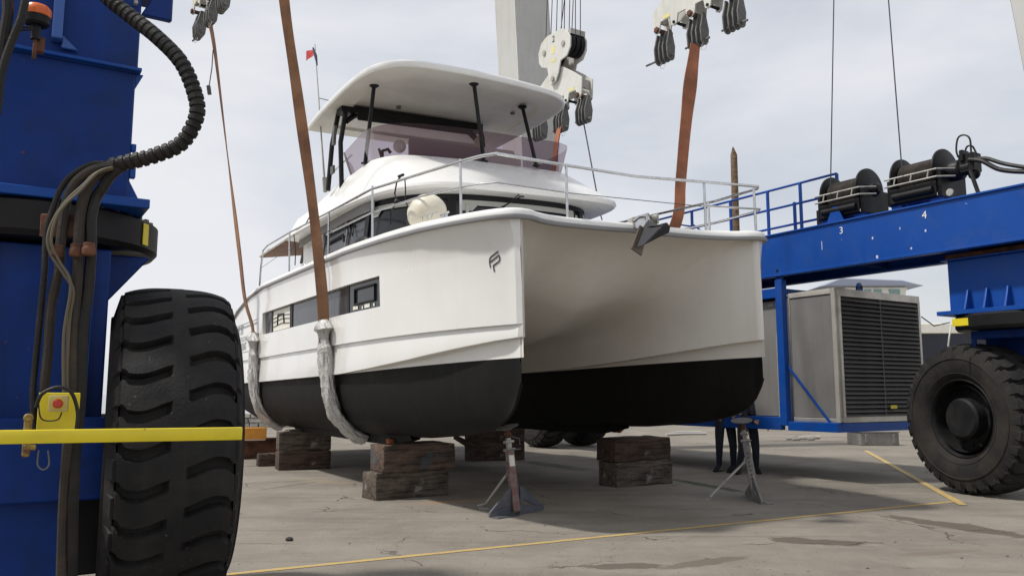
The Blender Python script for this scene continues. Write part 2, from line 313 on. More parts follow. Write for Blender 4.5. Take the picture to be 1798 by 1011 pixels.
# ================================================================== THE SETTING
def ground_mat():
    m = bpy.data.materials.new('yard_concrete'); m.use_nodes = True; N, L = m.node_tree.nodes, m.node_tree.links; b = N['Principled BSDF']
    g = N.new('ShaderNodeNewGeometry'); pos = g.outputs['Position']
    def noise_(scale, det=8, rough=0.6, dist=0.0, vec=pos):
        n = N.new('ShaderNodeTexNoise'); n.inputs['Scale'].default_value = scale; n.inputs['Detail'].default_value = det; n.inputs['Roughness'].default_value = rough; n.inputs['Distortion'].default_value = dist; L.new(vec, n.inputs['Vector']); return n.outputs['Fac']
    def rng(src, lo, hi, a=0.0, bb=1.0):
        r = N.new('ShaderNodeMapRange'); L.new(src, r.inputs[0]); r.inputs[1].default_value = lo; r.inputs[2].default_value = hi; r.inputs[3].default_value = a; r.inputs[4].default_value = bb; return r.outputs[0]
    def mth(op, a, b_=None):
        x = N.new('ShaderNodeMath'); x.operation = op
        for i, q in enumerate((a, b_)):
            if q is None: continue
            if isinstance(q, (int, float)): x.inputs[i].default_value = q
            else: L.new(q, x.inputs[i])
        return x.outputs[0]
    cur = None
    def mix(fac, c2, c1=None, mode='MIX'):
        nonlocal cur
        x = N.new('ShaderNodeMixRGB'); x.blend_type = mode; L.new(fac, x.inputs[0])
        if c1 is not None: x.inputs[1].default_value = (*c1, 1)
        else: L.new(cur, x.inputs[1])
        x.inputs[2].default_value = (*c2, 1); cur = x.outputs[0]
    mix(rng(noise_(0.55), 0.38, 0.66), (0.168, 0.147, 0.118), (0.250, 0.222, 0.182))
    mp_ = N.new('ShaderNodeMapping'); mp_.inputs['Rotation'].default_value = (0, 0, R(-28)); mp_.inputs['Scale'].default_value = (0.35, 2.2, 1); L.new(pos, mp_.inputs[0])
    mix(rng(noise_(1.0, 8, 0.65, 0.4, mp_.outputs[0]), 0.50, 0.74, 0, 0.65), (0.125, 0.112, 0.092))
    mix(rng(noise_(3.2, 8, 0.7), 0.5, 0.78, 0, 0.5), (0.31, 0.288, 0.25))
    mix(rng(noise_(38, 4, 0.7), 0.52, 0.72, 0, 0.45), (0.11, 0.10, 0.085))
    mix(rng(noise_(70, 3, 0.7), 0.60, 0.72, 0, 0.5), (0.38, 0.355, 0.31))
    # cracks: thin lines of a warped cell pattern, only in patches
    wv = N.new('ShaderNodeVectorMath'); wv.operation = 'ADD'; nc = N.new('ShaderNodeTexNoise'); nc.inputs['Scale'].default_value = 2.2; nc.inputs['Detail'].default_value = 5; L.new(pos, nc.inputs['Vector'])
    sc_ = N.new('ShaderNodeVectorMath'); sc_.operation = 'SCALE'; sc_.inputs['Scale'].default_value = 0.55; L.new(nc.outputs['Color'], sc_.inputs[0]); L.new(pos, wv.inputs[0]); L.new(sc_.outputs[0], wv.inputs[1])
    vo = N.new('ShaderNodeTexVoronoi'); vo.feature = 'DISTANCE_TO_EDGE'; vo.inputs['Scale'].default_value = 0.42; L.new(wv.outputs[0], vo.inputs['Vector'])
    crk = mth('MULTIPLY', rng(vo.outputs['Distance'], 0.0, 0.006, 1, 0), rng(noise_(0.8, 3), 0.47, 0.56))
    mix(mth('MULTIPLY', crk, 0.85), (0.05, 0.045, 0.04))
    tm = N.new('ShaderNodeMapping'); tm.inputs['Rotation'].default_value = (0, 0, R(-31)); tm.inputs['Scale'].default_value = (0.12, 5.5, 1); L.new(pos, tm.inputs[0])
    mix(mth('MULTIPLY', rng(noise_(1.0, 4, 0.5, 0.2, tm.outputs[0]), 0.60, 0.70, 0, 0.42), rng(noise_(9, 6, 0.7), 0.35, 0.6)), (0.075, 0.067, 0.057))
    v2 = N.new('ShaderNodeTexVoronoi'); v2.inputs['Scale'].default_value = 2.3; L.new(wv.outputs[0], v2.inputs['Vector'])
    mix(mth('MULTIPLY', rng(v2.outputs['Distance'], 0.05, 0.09, 1, 0), rng(noise_(1.3, 3), 0.5, 0.58)), (0.06, 0.052, 0.045))
    mix(rng(noise_(11, 8, 0.75), 0.60, 0.70, 0, 0.45), (0.34, 0.315, 0.27))
    def dist(cx_, cy_, rx, ry, ang, edge=0.35, wob=0.5, ws=2.2):
        mm = N.new('ShaderNodeMapping'); mm.vector_type = 'TEXTURE'; mm.inputs['Location'].default_value = (cx_, cy_, 0); mm.inputs['Rotation'].default_value = (0, 0, ang); mm.inputs['Scale'].default_value = (rx, ry, 1e6); L.new(pos, mm.inputs[0])
        ln = N.new('ShaderNodeVectorMath'); ln.operation = 'LENGTH'; L.new(mm.outputs[0], ln.inputs[0])
        v = mth('ADD', ln.outputs['Value'], mth('MULTIPLY', mth('SUBTRACT', noise_(ws, 7, 0.65), 0.5), wob * 3))
        return rng(v, 1 - edge, 1.0, 1, 0)
    def patch(p0, p1, hw, c_, amt, edge=0.3, wob=0.5, ws=2.4):
        A, B = gr(*p0), gr(*p1); c0 = (A + B) / 2; d = B - A
        mix(mth('MULTIPLY', dist(c0.x, c0.y, d.length / 2, hw, math.atan2(d.y, d.x), edge, wob, ws), amt), c_)
    # damp brown marks, rust, algae: stains with a shape of their own
    patch((1330, 943), (1530, 957), 0.20, (0.075, 0.054, 0.039), 0.8, 0.15, 0.7)
    patch((1540, 903), (1840, 948), 0.22, (0.078, 0.058, 0.043), 0.8, 0.15, 0.7)
    patch((1020, 995), (1180, 990), 0.14, (0.08, 0.06, 0.045), 0.75, 0.2, 0.8)
    patch((1140, 1000), (1330, 975), 0.12, (0.09, 0.066, 0.05), 0.6, 0.25, 0.8)
    patch((1570, 975), (1720, 965), 0.10, (0.15, 0.115, 0.09), 0.5, 0.2)
    patch((690, 885), (905, 876), 0.22, (0.36, 0.20, 0.08), 0.55, 0.9)
    patch((500, 838), (640, 852), 0.35, (0.33, 0.24, 0.14), 0.4, 0.9)
    patch((1165, 838), (1330, 868), 0.16, (0.045, 0.065, 0.025), 0.85, 0.35, 0.7, 6)
    patch((900, 806), (1060, 830), 0.35, (0.05, 0.07, 0.035), 0.7, 0.5, 0.7, 5)
    patch((430, 850), (600, 838), 0.05, (0.10, 0.09, 0.075), 0.6, 0.3)
    patch((440, 862), (560, 845), 0.04, (0.08, 0.07, 0.06), 0.7, 0.2)
    patch((1120, 855), (1480, 893), 0.5, (0.20, 0.19, 0.155), 0.5, 0.8)
    L.new(cur, b.inputs['Base Color'])
    L.new(rng(noise_(1.6), 0.35, 0.7, 0.72, 0.95), b.inputs['Roughness'])
    bp = N.new('ShaderNodeBump'); bp.inputs['Strength'].default_value = 0.8; bp.inputs['Distance'].default_value = 0.016
    h = mth('ADD', mth('ADD', noise_(34, 5, 0.75), mth('MULTIPLY', noise_(3, 5), 1.5)), mth('MULTIPLY', crk, -2.0)); L.new(h, bp.inputs['Height']); L.new(bp.outputs[0], b.inputs['Normal'])
    return m
g = MB(); g.add([(-900, -300, 0), (900, -300, 0), (900, 62, 0), (-900, 62, 0)], [(0, 1, 2, 3)])
g.add([(-900, 62, 0), (900, 62, 0), (900, 62, -2.2), (-900, 62, -2.2)], [(3, 2, 1, 0)])
gnd = g.build('ground', ground_mat(), kind='structure')
def water_mat():
    m = mk('harbour_water', (0.02, 0.045, 0.05), 0.08); N, L = m.node_tree.nodes, m.node_tree.links
    n = N.new('ShaderNodeTexNoise'); n.inputs['Scale'].default_value = 0.9; n.inputs['Detail'].default_value = 6
    g_ = N.new('ShaderNodeNewGeometry'); L.new(g_.outputs['Position'], n.inputs['Vector'])
    bp = N.new('ShaderNodeBump'); bp.inputs['Strength'].default_value = 0.5; bp.inputs['Distance'].default_value = 0.15; L.new(n.outputs['Fac'], bp.inputs['Height']); L.new(bp.outputs[0], m.node_tree.nodes['Principled BSDF'].inputs['Normal'])
    return m
MB().add([(-1500, 62, -1.4), (1500, 62, -1.4), (1500, 2400, -1.4), (-1500, 2400, -1.4)], [(0, 1, 2, 3)]).build('water', water_mat(), kind='structure')
# painted lines
def line_mat():
    m = bpy.data.materials.new('worn_yellow_line'); m.use_nodes = True; N, L = m.node_tree.nodes, m.node_tree.links; b = N['Principled BSDF']; b.inputs['Roughness'].default_value = 0.8
    g_ = N.new('ShaderNodeNewGeometry'); n = N.new('ShaderNodeTexNoise'); n.inputs['Scale'].default_value = 22; n.inputs['Detail'].default_value = 8; n.inputs['Roughness'].default_value = 0.75; L.new(g_.outputs['Position'], n.inputs['Vector'])
    r = N.new('ShaderNodeMapRange'); L.new(n.outputs['Fac'], r.inputs[0]); r.inputs[1].default_value = 0.44; r.inputs[2].default_value = 0.55
    x = N.new('ShaderNodeMixRGB'); x.inputs[1].default_value = (0.52, 0.33, 0.06, 1); x.inputs[2].default_value = (0.36, 0.29, 0.17, 1); L.new(r.outputs[0], x.inputs[0]); L.new(x.outputs[0], b.inputs['Base Color']); return m
LINE = line_mat()
def painted(p, q, w, name='painted_line', z=0.004):
    A, B = gr(*p), gr(*q); d = (B - A).normalized(); s = Vector((-d.y, d.x, 0)); n = max(8, int((B - A).length / 0.12)); rows = []
    for i in range(n + 1):
        c = A.lerp(B, i / n); j1, j2 = [(noise.noise(Vector((c.x * 5, c.y * 5, k))) * 0.012) for k in (0, 9)]
        rows.append([c + s * (w / 2 + j1) + Vector((0, 0, z)), c - s * (w / 2 + j2) + Vector((0, 0, z))])
    return MB().grid(rows).build(name, LINE, kind='structure')
painted((300, 1018), (1686, 879), 0.085)
painted((1692, 887), (1520, 791), 0.11, z=0.008)

# ================================================================== THE CATAMARAN (boat axes: x = to starboard, y = aft from the bows, z = up)
boat = thing('motor_catamaran', 'white motor catamaran with black underside, propped on timbers and hanging in four slings', 'catamaran', BM)
SH = [(-.06, 1.8), (.02, 1.97), (.25, 2.12), (.7, 2.26), (1.4, 2.38), (2.5, 2.47), (4, 2.5), (8, 2.5), (11, 2.48), (13.5, 2.4), (14.4, 2.36)]
ZS = [(-.06, 3.43), (.3, 3.44), (1, 3.47), (1.4, 3.49), (2.2, 3.52), (3.7, 3.58), (5, 3.62), (6.4, 3.63), (8, 3.66), (9.6, 3.69), (10.3, 3.67), (11, 3.62), (12, 3.5), (13.2, 3.3), (14.4, 2.85)]
VT = [(0, 1.84), (.3, 1.97), (.8, 2.12), (1.5, 2.27), (2.5, 2.38), (4, 2.45), (8, 2.47), (14.4, 2.42)]
VB = [(0.05, 1.80), (.5, 1.93), (1, 2.03), (2, 2.17), (3, 2.27), (4.4, 2.36), (8, 2.40), (14.4, 2.36)]
ZC = [(0, 2.11), (1, 2.02), (2.1, 1.925), (3.2, 1.86), (4.4, 1.80), (8, 1.765), (14.4, 1.72)]
ZW = [(0, 1.885), (1, 1.87), (2.6, 1.84), (4.5, 1.80), (8, 1.765), (14.4, 1.72)]
ZK = [(0.0, 1.53), (.05, 1.43), (.1, 1.36), (.17, 1.30), (.29, 1.23), (.45, 1.16), (.63, 1.10), (1.22, 1.0), (2.4, .91), (4.1, .86), (7.8, .81), (11.5, .80), (14.4, 1.15)]
UF = [(0, .32), (.8, .28), (1.3, .15), (1.6, .01), (1.8, -.05), (5, -.05)]
wt = lambda u: 3.10 + .009 * (u - 2.8)
wb = lambda u: 2.68 + .005 * (u - 2.8)
US = [-.045, 0.0, .06, .12, .2, .3, .45, .6, .8, 1.0, 1.3, 1.6, 2.0, 2.4, 2.8, 3.2, 3.7, 4.2, 4.7, 5.2, 5.7, 6.2, 6.8, 7.4, 8.0, 8.6, 9.2, 9.67, 10.1, 10.6, 11.1, 11.7, 12.4, 13.2, 14.4]
def outer(u):
    c = 1.8
    vs, zs, vt = sm(SH, u, .1), sm(ZS, u, .3), sm(VT, u, .1)
    zc, zw, zk, vb = sm(ZC, u, .3), sm(ZW, u, .3), sm(ZK, u, .06), sm(VB, u, .1)
    if u < -0.01: vs = 1.806; vt = vb = c + .002; zk = 1.60
    zk = min(zk, zw - .02); hb = vb - c
    return [(vs, zs), (vt + .52 * (vs - vt), zs - .14), (vt + .18 * (vs - vt), zs - .3), (vt + .01, wt(u) if u > 2 else 3.06), (vt, wb(u)), (vt, 2.25), (vt - min(.04, .5 * (vt - c)), 2.243),
            (vt - .01, zc + .012), (vt - .012, zc)], [(vb, zc - .001), (vb, zw)], [(vb - .004, zw - .002), (vb - .02 * hb, zw - (zw - zk) * .28), (vb - .10 * hb, zw - (zw - zk) * .52), (vb - .30 * hb, zw - (zw - zk) * .76), (vb - .62 * hb, zw - (zw - zk) * .93), (c + .02, zk)]
def inner(u):
    c = 1.8; vb = sm(VB, u, .1); hb = (vb - c) * .92; zc, zw, zk = sm(ZC, u, .3), sm(ZW, u, .3), sm(ZK, u, .06)
    if u < -0.01: hb = .002; zk = 1.60
    zk = min(zk, zw - .02)
    vt = c - (sm(VT, u, .1) - c) * .95 if u > -0.01 else c - .002
    return [(c - .02, zk), (c - .62 * hb, zw - (zw - zk) * .93), (c - .70 * hb - .0, zw - (zw - zk) * .76), (c - .90 * hb, zw - (zw - zk) * .52), (c - .98 * hb, zw - (zw - zk) * .28), (c - hb, zw - .002)], [(c - hb, zw), (c - hb, zc - .001)], vt, zc
for sg in (-1, 1):
    # white topsides with the recess for the side windows
    m = MB(); rows = [[(sg * v, u, z) for v, z in outer(u)[0]] for u in US]
    n = len(rows[0]); vs = [p for r in rows for p in r]; fs = []
    for i in range(len(US) - 1):
        for t in range(n - 1):
            if t == 3 and 2.79 < US[i] < 9.6: continue
            fs.append((i * n + t, i * n + t + 1, (i + 1) * n + t + 1, (i + 1) * n + t))
    m.add(vs, fs)
    rw = [u for u in US if 2.79 < u < 9.7]; D = .065
    for a, b in zip(rw, rw[1:]):
        A, B = outer(a)[0], outer(b)[0]
        m.add([(sg * A[3][0], a, A[3][1]), (sg * B[3][0], b, B[3][1]), (sg * (B[3][0] - D), b, B[3][1]), (sg * (A[3][0] - D), a, A[3][1])], [(0, 1, 2, 3)])
        m.add([(sg * A[4][0], a, A[4][1]), (sg * B[4][0], b, B[4][1]), (sg * (B[4][0] - D), b, B[4][1] + .012), (sg * (A[4][0] - D), a, A[4][1] + .012)], [(0, 1, 2, 3)])
    for a in (2.8, 9.67):
        A = outer(a)[0]; m.add([(sg * A[3][0], a, A[3][1]), (sg * A[4][0], a, A[4][1]), (sg * (A[4][0] - D), a, A[4][1]), (sg * (A[3][0] - D), a, A[3][1])], [(0, 1, 2, 3)])
    m.grid([[(sg * v, u, z) for v, z in (outer(u)[0][-1], outer(u)[1][0])] for u in US])
    m.grid([[(sg * v, u + .055 * max(0, 1 - max(0, u) / .4), z) for v, z in outer(u)[1]] for u in US])
    # stern closing plate
    st = [(sg * v, 14.4, z) for v, z in outer(14.4)[0] + outer(14.4)[1] + inner(14.4)[1][0:2]] + [(sg * 1.3, 14.4, 2.8)]
    m.add(st, [tuple(range(len(st)))])
    m.build('topsides', GEL, boat, ang=22)
    m = MB(); m.grid([[(sg * v, max(u, -.045) + .055 * max(0, 1 - max(0, u) / .4), z) for v, z in outer(u)[2] + inner(u)[0]] for u in US]); e = [(sg * v, 14.4, z) for v, z in outer(14.4)[2] + inner(14.4)[0]]; m.add(e, [tuple(range(len(e)))])
    # stub keel
    m.grid([[(sg * (1.8 + w), u, z) for w, z in ((.10, .95), (.06, .74 + .02 * q), (-.06, .74 + .02 * q), (-.10, .95))] for u, q in ((3.0, 6), (3.6, 1), (4.5, 0), (6.5, 0), (8.2, 0), (9.2, 1), (9.6, 6))])
    m.build('antifouled_hull', ANTI, boat, ang=40)
    # windows in the recess
    def wall(a, b, t0, t1, d):       # quad strip between fractions t0..t1 of the window height, recessed by d
        us = [a] + [u for u in rw if a < u < b] + [b]
        return [[(sg * (sm(VT, u, .1) - d), u, wb(u) + .012 + (wt(u) - wb(u) - .012) * t) for t in (t0, t1)] for u in us]
    w = MB(); w.grid(wall(2.8, 9.67, 0, 1, .0648)); W_ = w.build('hull_window', WGLASS, boat)
    for a, b, fr in ((2.84, 4.15, 1), (7.55, 9.62, 2)):
        k = MB(); k.grid(wall(a, b, .01, .99, .058)); k.build('pane', DGLASS, W_)
    f = MB()
    for a, b in ((2.82, 2.9), (4.12, 4.22), (7.42, 7.56), (9.0, 9.08)): f.grid(wall(a, b, 0, 1, .052))
    f.build('frame', BLACK, W_)
    f = MB(); F = lambda u, t, d=.048: (sg * (sm(VT, u, .1) - d), u, wb(u) + (wt(u) - wb(u)) * t)
    pts = [F(3.1, .28), F(3.1, .8), F(3.86, .8), F(3.86, .28)]
    f.tube(pts, .018, 6, closed=True)
    f.build('porthole_frame', BLACK, W_)
    if sg < 0:
        k = MB()
        for (a, b, t0, t1) in ((3.12, 3.17, .06, .16), (3.3, 3.5, .06, .2), (3.55, 3.6, .05, .15), (3.75, 3.95, .08, .2)): k.grid(wall(a, b, t0, t1, .05))
        k.build('interior_trim', WHITEP, W_)
        k = MB(); k.grid([[F(7.6, .06, .054), F(7.6, .94, .054)], [F(8.92, .06, .054), F(8.92, .94, .054)]]); k.build('blind', WHITEP, W_)
        k = MB()
        for t in (.25, .45, .62): k.tube([F(7.62, t, .05), F(8.2, t + .08, .05), F(8.9, t, .05)], .007, 5)
        k.tube([F(8.0, .3, .05), F(8.05, .7, .05), F(8.5, .75, .05), F(8.55, .3, .05)], .02, 5); k.build('locker_rail', BLACK, W_)
# tunnel, nacelle and foredeck front
ZR = [(0, 3.45), (.25, 3.38), (.6, 3.2), (1.0, 3.02), (1.6, 2.80), (2.2, 2.62), (3, 2.46), (4.5, 2.36), (14.4, 2.32)]
m = MB(); NT = 96; rows = []
for u in [0, .04, .1, .18, .3, .45, .6, .8, 1.0, 1.3, 1.6, 2.0, 2.4, 2.8, 3.3, 4, 5, 6.5, 8, 10, 12, 14.4]:
    vti = inner(u)[2]; zc = inner(u)[3]; zr = sm(ZR, u, .15); p = 2.7 + min(1.8, u * .6); row = []; bl = max(0.0, 1 - u / 1.3); bl = bl * bl * (3 - 2 * bl)
    for i in range(NT + 1):
        f = i / NT; g_ = min(f, 1 - f); sgn = -1 if f < .5 else 1
        a = math.pi * f; cx_, sx_ = math.cos(a), math.sin(a)
        v = -vti * math.copysign(abs(cx_) ** (2 / p), cx_); z = zc + (zr - zc) * abs(sx_) ** (2 / p)
        z -= .30 * max(0.0, 1 - (math.sqrt(v * v + .0016)) / 1.15) ** 1.25 * min(1, u / 1.3)
        if g_ < .27: v0, u0, z0 = sgn * 1.795, -.04, zc + (3.43 - zc) * (g_ / .27)
        else:
            k = (g_ - .27) / .23; av = 1.795 * (1 - k); v0, u0, z0 = sgn * av, ip(UF, av) - .012, 3.43 + .02 * k
        vv = abs(1.8 - (1.8 - vti) * (1 if g_ < .27 else 0)); v0 = sgn * (min(abs(v0), vti) if g_ < .27 else abs(v0) * vti / 1.795)
        row.append((v * (1 - bl) + v0 * bl, u + max(0, u0 + .04) * max(0, 1 - u / 2.5) - .005, z * (1 - bl) + z0 * bl))
    rows.append(row)
r0 = rows[0]; stem = []
for i, (v, u, z) in enumerate(r0):
    f = i / NT; g_ = min(f, 1 - f); sg = -1 if v < 0 else 1
    stem.append((sg * 1.802, -.046, z) if g_ < .28 else (v * 1.01, u - .012, z + .012))
m.grid([stem] + rows)
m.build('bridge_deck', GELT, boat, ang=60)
m = MB()
for sg in (-1, 1):
    m.grid([[(sg * v, u, z) for v, z in inner(u)[1] + [(inner(u)[2], inner(u)[3])]] for u in US])
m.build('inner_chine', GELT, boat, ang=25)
# deck edge outline: stern port, round both bows, stern starboard
half = [(14.4, 2.36), (13.5, 2.4), (12.4, 2.45), (11, 2.48), (9.6, 2.49), (8, 2.5), (6, 2.5), (4, 2.5), (3.2, 2.485), (2.5, 2.47), (1.9, 2.43), (1.4, 2.38), (1.05, 2.32), (.7, 2.25), (.45, 2.18), (.25, 2.11), (.1, 2.03), (.0, 1.95), (-.05, 1.87), (-.06, 1.78), (-.04, 1.68), (.0, 1.6), (.07, 1.5), (.13, 1.38), (.18, 1.25), (.23, 1.05), (.27, .8), (.30, .5), (.32, .2), (.32, 0)]
OUT = [(-v, u) for u, v in half] + [(v, u) for u, v in half[-2::-1]]
def zs_at(v, u): return sm(ZS, u, .3) + (.03 * (1 - min(1, abs(v) / 1.5)) if u < .5 else 0)
nrm = []
for i in range(len(OUT)):
    a = OUT[max(0, i - 1)]; b = OUT[min(len(OUT) - 1, i + 1)]; d = Vector((b[0] - a[0], b[1] - a[1], 0)).normalized(); nrm.append(Vector((d.y, -d.x, 0)) * -1 if False else Vector((d.y * -1, d.x, 0)) * -1)
# make normals point outboard
for i, (v, u) in enumerate(OUT):
    c = Vector((v * .3, max(u, 2.5), 0)); o_ = Vector((v, u, 0)) - c
    if nrm[i].dot(o_) < 0: nrm[i] = -nrm[i]
def sweep(prof, i0=0, i1=None, closed=False):
    rows = []
    for i in range(i0, len(OUT) if i1 is None else i1):
        v, u = OUT[i]; z = zs_at(v, u); rows.append([Vector((v, u, z + dz)) + nrm[i] * dn for dn, dz in prof])
    return rows
m = MB(); m.grid(sweep([(-.02, -.030), (.030, -.026), (.040, -.002), (.034, .020), (-.02, .026)], closed=True)); m.build('rub_rail', RAILG, boat, ang=50)
m = MB(); m.grid(sweep([(-.01, -.03), (.008, -.02), (.012, .03), (.006, .075), (-.02, .098), (-.07, .105), (-.13, .095), (-.16, .06)])); m.build('deck_edge', GELW, boat, ang=50)
m = MB(); rows = []
for u in (.05, .2, .4, .7, 1, 1.5, 2, 3, 4, 5, 6.5, 8, 9.2, 10, 11, 12, 13.2, 14.4):
    e = ip(SH, u) - .14; rows.append([((t / 10) * e, u + max(0, ip(UF, abs(t / 10) * e) + .1) * max(0, 1 - u * .5), sm(ZS, u, .3) + .062 + .05 * (1 - (t / 10) ** 2) * (1 if u > 1 else .3)) for t in range(-10, 11)])
m.grid(rows); m.build('deck', GELW, boat, ang=50)
# emblem on the port bow, lettering aft
def hull_pt(u, z, off=.006):
    P = outer(u)[0]
    for (v0, z0), (v1, z1) in zip(P, P[1:]):
        if z1 <= z <= z0: return Vector((-(v0 + (v1 - v0) * (z0 - z) / max(1e-6, z0 - z1) + off), u, z))
    return Vector((-(sm(VT, u, .1) + off), u, z))
e1 = on(BM, 857, 448, 0, -2.08); e2 = on(BM, 875, 462, 0, -2.06)
eu, ez = (e1.y + e2.y) / 2, (e1.z + e2.z) / 2 - .04
m = MB()
def stroke(pts, w=.030):
    pts = [(x * .62 - .16, y * .52 + x * .10 + .055) for x, y in pts]; w = .019; P = [p for a, b in zip(pts, pts[1:]) for p in [hull_pt(eu - (a[0] + (b[0] - a[0]) * k / 4), ez + a[1] + (b[1] - a[1]) * k / 4, .007) for k in range(4)]] + [hull_pt(eu - pts[-1][0], ez + pts[-1][1], .007)]; n = len(P); L_, R_ = [], []
    for i in range(n):
        a = P[max(0, i - 1)]; b = P[min(n - 1, i + 1)]; d = (b - a).normalized(); q = Vector((0, -d.z, d.y)); k = 1.0
        if 0 < i < n - 1: k = 1 / max(.5, math.cos(((P[i] - a).angle(b - P[i])) / 2))
        L_.append(P[i] + q * w / 2 * k); R_.append(P[i] - q * w / 2 * k)
    m.grid([[l, r] for l, r in zip(L_, R_)])
stroke([(-.105, -.125), (-.120, -.02), (-.122, .04), (-.112, .075), (-.085, .10), (-.05, .115), (.09, .165)])
stroke([(-.098, -.005), (-.04, .02), (.10, .082)]); stroke([(.098, .092), (.112, .01), (.104, -.03), (.075, -.06), (.03, -.078), (-.045, -.105)]); stroke([(-.038, -.092), (-.032, -.15), (-.018, -.24)])
m.build('bow_emblem', mk('emblem_black', (0.015, 0.015, 0.016), 0.4), boat)
LET = mk('grey_lettering', (0.30, 0.31, 0.33), 0.5)
for s_, u_, z_, h_ in (('MY 37', 12.1, 2.95, .30), ('EBOAT', 11.75, 2.56, .25)):
    p = hull_pt(u_, z_, .012); text(s_, h_, basis(p, (0, -1, 0), (0, 0, 1)), LET, 'hull_lettering', boat, .002)
m = MB()
for z in (3.08, 3.02, 2.99, 2.78, 2.74, 2.70, 2.44): m.tube([hull_pt(u, z, .004) for u in (10.2, 11, 12, 13)], .006, 4)
m.build('pinstripe', LET, boat)

# ---- saloon, brow and flybridge
def resample(pts, N):
    P = [Vector(p) for p in pts]; L = [0]
    for a, b in zip(P, P[1:]): L.append(L[-1] + (b - a).length)
    out = []
    for i in range(N):
        d = L[-1] * i / (N - 1); k = 0
        while k < len(L) - 2 and L[k + 1] < d: k += 1
        t = (d - L[k]) / max(1e-9, L[k + 1] - L[k]); out.append(P[k].lerp(P[k + 1], t))
    return out
def seg3(side_p, front, side_s, n1=14, n2=26):
    return resample(side_p, n1)[:-1] + resample(front, n2)[:-1] + resample(side_s, n1)
O1 = seg3([(-2.25, 8.6, 0), (-2.2, 7.2, 0), (-2.17, 6.3, 0), (-2.12, 5.2, 0), (-1.99, 4.3, 0)], catmull([(-1.99, 4.3, 0), (-1.82, 3.8, 0), (-1.5, 3.36, 0), (-1.08, 3.14, 0), (-.25, 3.08, 0), (.85, 3.07, 0), (1.46, 3.1, 0), (1.85, 3.2, 0), (2.07, 3.45, 0), (2.16, 3.85, 0), (2.2, 4.3, 0)], 6), [(2.2, 4.3, 0), (2.22, 6.3, 0), (2.25, 8.6, 0)])
O2 = seg3([(-1.78, 8.6, 0), (-1.76, 7.2, 0), (-1.74, 5.9, 0), (-1.735, 5.05, 0)], catmull([(-1.735, 5.05, 0), (-1.6, 4.72, 0), (-1.29, 4.46, 0), (-.33, 4.33, 0), (.47, 4.34, 0), (1.06, 4.34, 0), (1.5, 4.36, 0), (1.72, 4.5, 0), (1.8, 4.9, 0)], 6), [(1.8, 4.9, 0), (1.8, 6.3, 0), (1.8, 8.6, 0)])
O1 = [Vector((p.x, p.y, 0)) for p in O1]; O2 = [Vector((p.x, p.y, 0)) for p in O2]
def off(O, d):
    out = []
    for i, p in enumerate(O):
        t = (O[min(len(O) - 1, i + 1)] - O[max(0, i - 1)]).normalized(); nn = Vector((t.y, -t.x, 0))
        if nn.dot(p - Vector((0, 7, 0))) < 0: nn = -nn
        out.append(p + nn * d)
    return out
def lift(O, z): return [Vector((p.x, p.y, z(p) if callable(z) else z)) for p in O]
def mid(t, bulge=0): return [a.lerp(b, t) for a, b in zip(off(O1, .012), O2)]
ztop = lambda p: 5.35 - max(0, p.y - 6.6) * .09
m = MB()
m.grid([lift(off(O1, -.42), 4.52), lift(off(O1, -.05), 4.53), lift(off(O1, -.01), 4.535), lift(O1, 4.55), lift(off(O1, .02), 4.575), lift(off(O1, .012), 4.615), lift(off(O1, -.03), 4.64), lift([a.lerp(b, .45) for a, b in zip(off(O1, -.03), O2)], lambda p: 4.99), lift([a.lerp(b, .93) for a, b in zip(off(O1, -.03), O2)], lambda p: ztop(p) - .035), lift(off(O2, -.015), ztop), lift(off(O2, -.10), ztop), lift(off(O2, -.12), 5.1)])
m.build('flybridge_brow', GELW, boat, ang=28)
m = MB(); c_ = lift(off(O2, -.12), 5.1)[::-1]; m.grid([[p, Vector((0, p.y, 5.1))] for p in c_]); m.grid([[p, Vector((0, p.y, 4.525))] for p in lift(off(O1, -.40), 4.525)]); m.build('flybridge_floor', GELW, boat)
# saloon walls and windscreen
WS = catmull([(-1.93, 8.6, 0), (-1.93, 6.5, 0), (-1.90, 5.2, 0), (-1.80, 4.4, 0), (-1.42, 3.76, 0), (-.75, 3.46, 0), (0.1, 3.38, 0), (.9, 3.41, 0), (1.45, 3.62, 0), (1.78, 4.1, 0), (1.9, 5.0, 0), (1.9, 8.6, 0)], 10)
m = MB(); m.grid([lift(off(WS, .14), 3.66), lift(off(WS, .115), 3.72), lift(off(WS, .11), 3.735)]); m.grid([lift(off(WS, -.06), 3.7), lift(off(WS, -.12), 4.54)]); m.build('saloon_wall', GELW, boat, ang=40)
ia, ib = 26, len(WS) - 30
# side glass
m = MB(); sl = [i for i, p in enumerate(WS) if p.x < 0 and 4.35 < p.y < 7.0]; m.grid([[Vector((WS[i].x - .10, WS[i].y, 3.74)), Vector((WS[i].x, WS[i].y, 4.40))] for i in sl])
m.build('saloon_side_window', WGLASS, boat)
m = MB(); sl2 = [i for i, p in enumerate(WS) if p.x < 0 and 4.35 < p.y < 8.5]; m.grid([[Vector((WS[i].x - .10 - d * .0, WS[i].y, z)) for d, z in ((0, 4.37), (0, 4.53))] for i in sl2])
for u in (6.95, 5.55): m.bar((-2.04, u, 3.74), (-1.945, u, 4.42), .05 if u < 6 else .12, .02, up=(1, 0, 0))
m.build('window_surround', mk('grey_surround', (0.17, 0.165, 0.155), 0.5), boat)
fi = [i for i, p in enumerate(WS) if p.y < 4.75 or (p.x > 0 and p.y < 5.6)]
m = MB(); m.grid([[off(WS, .10)[i] + Vector((0, 0, 3.73)), off(WS, .0)[i] + Vector((0, 0, 4.50))] for i in fi]); m.build('windscreen', DGLASS, boat)
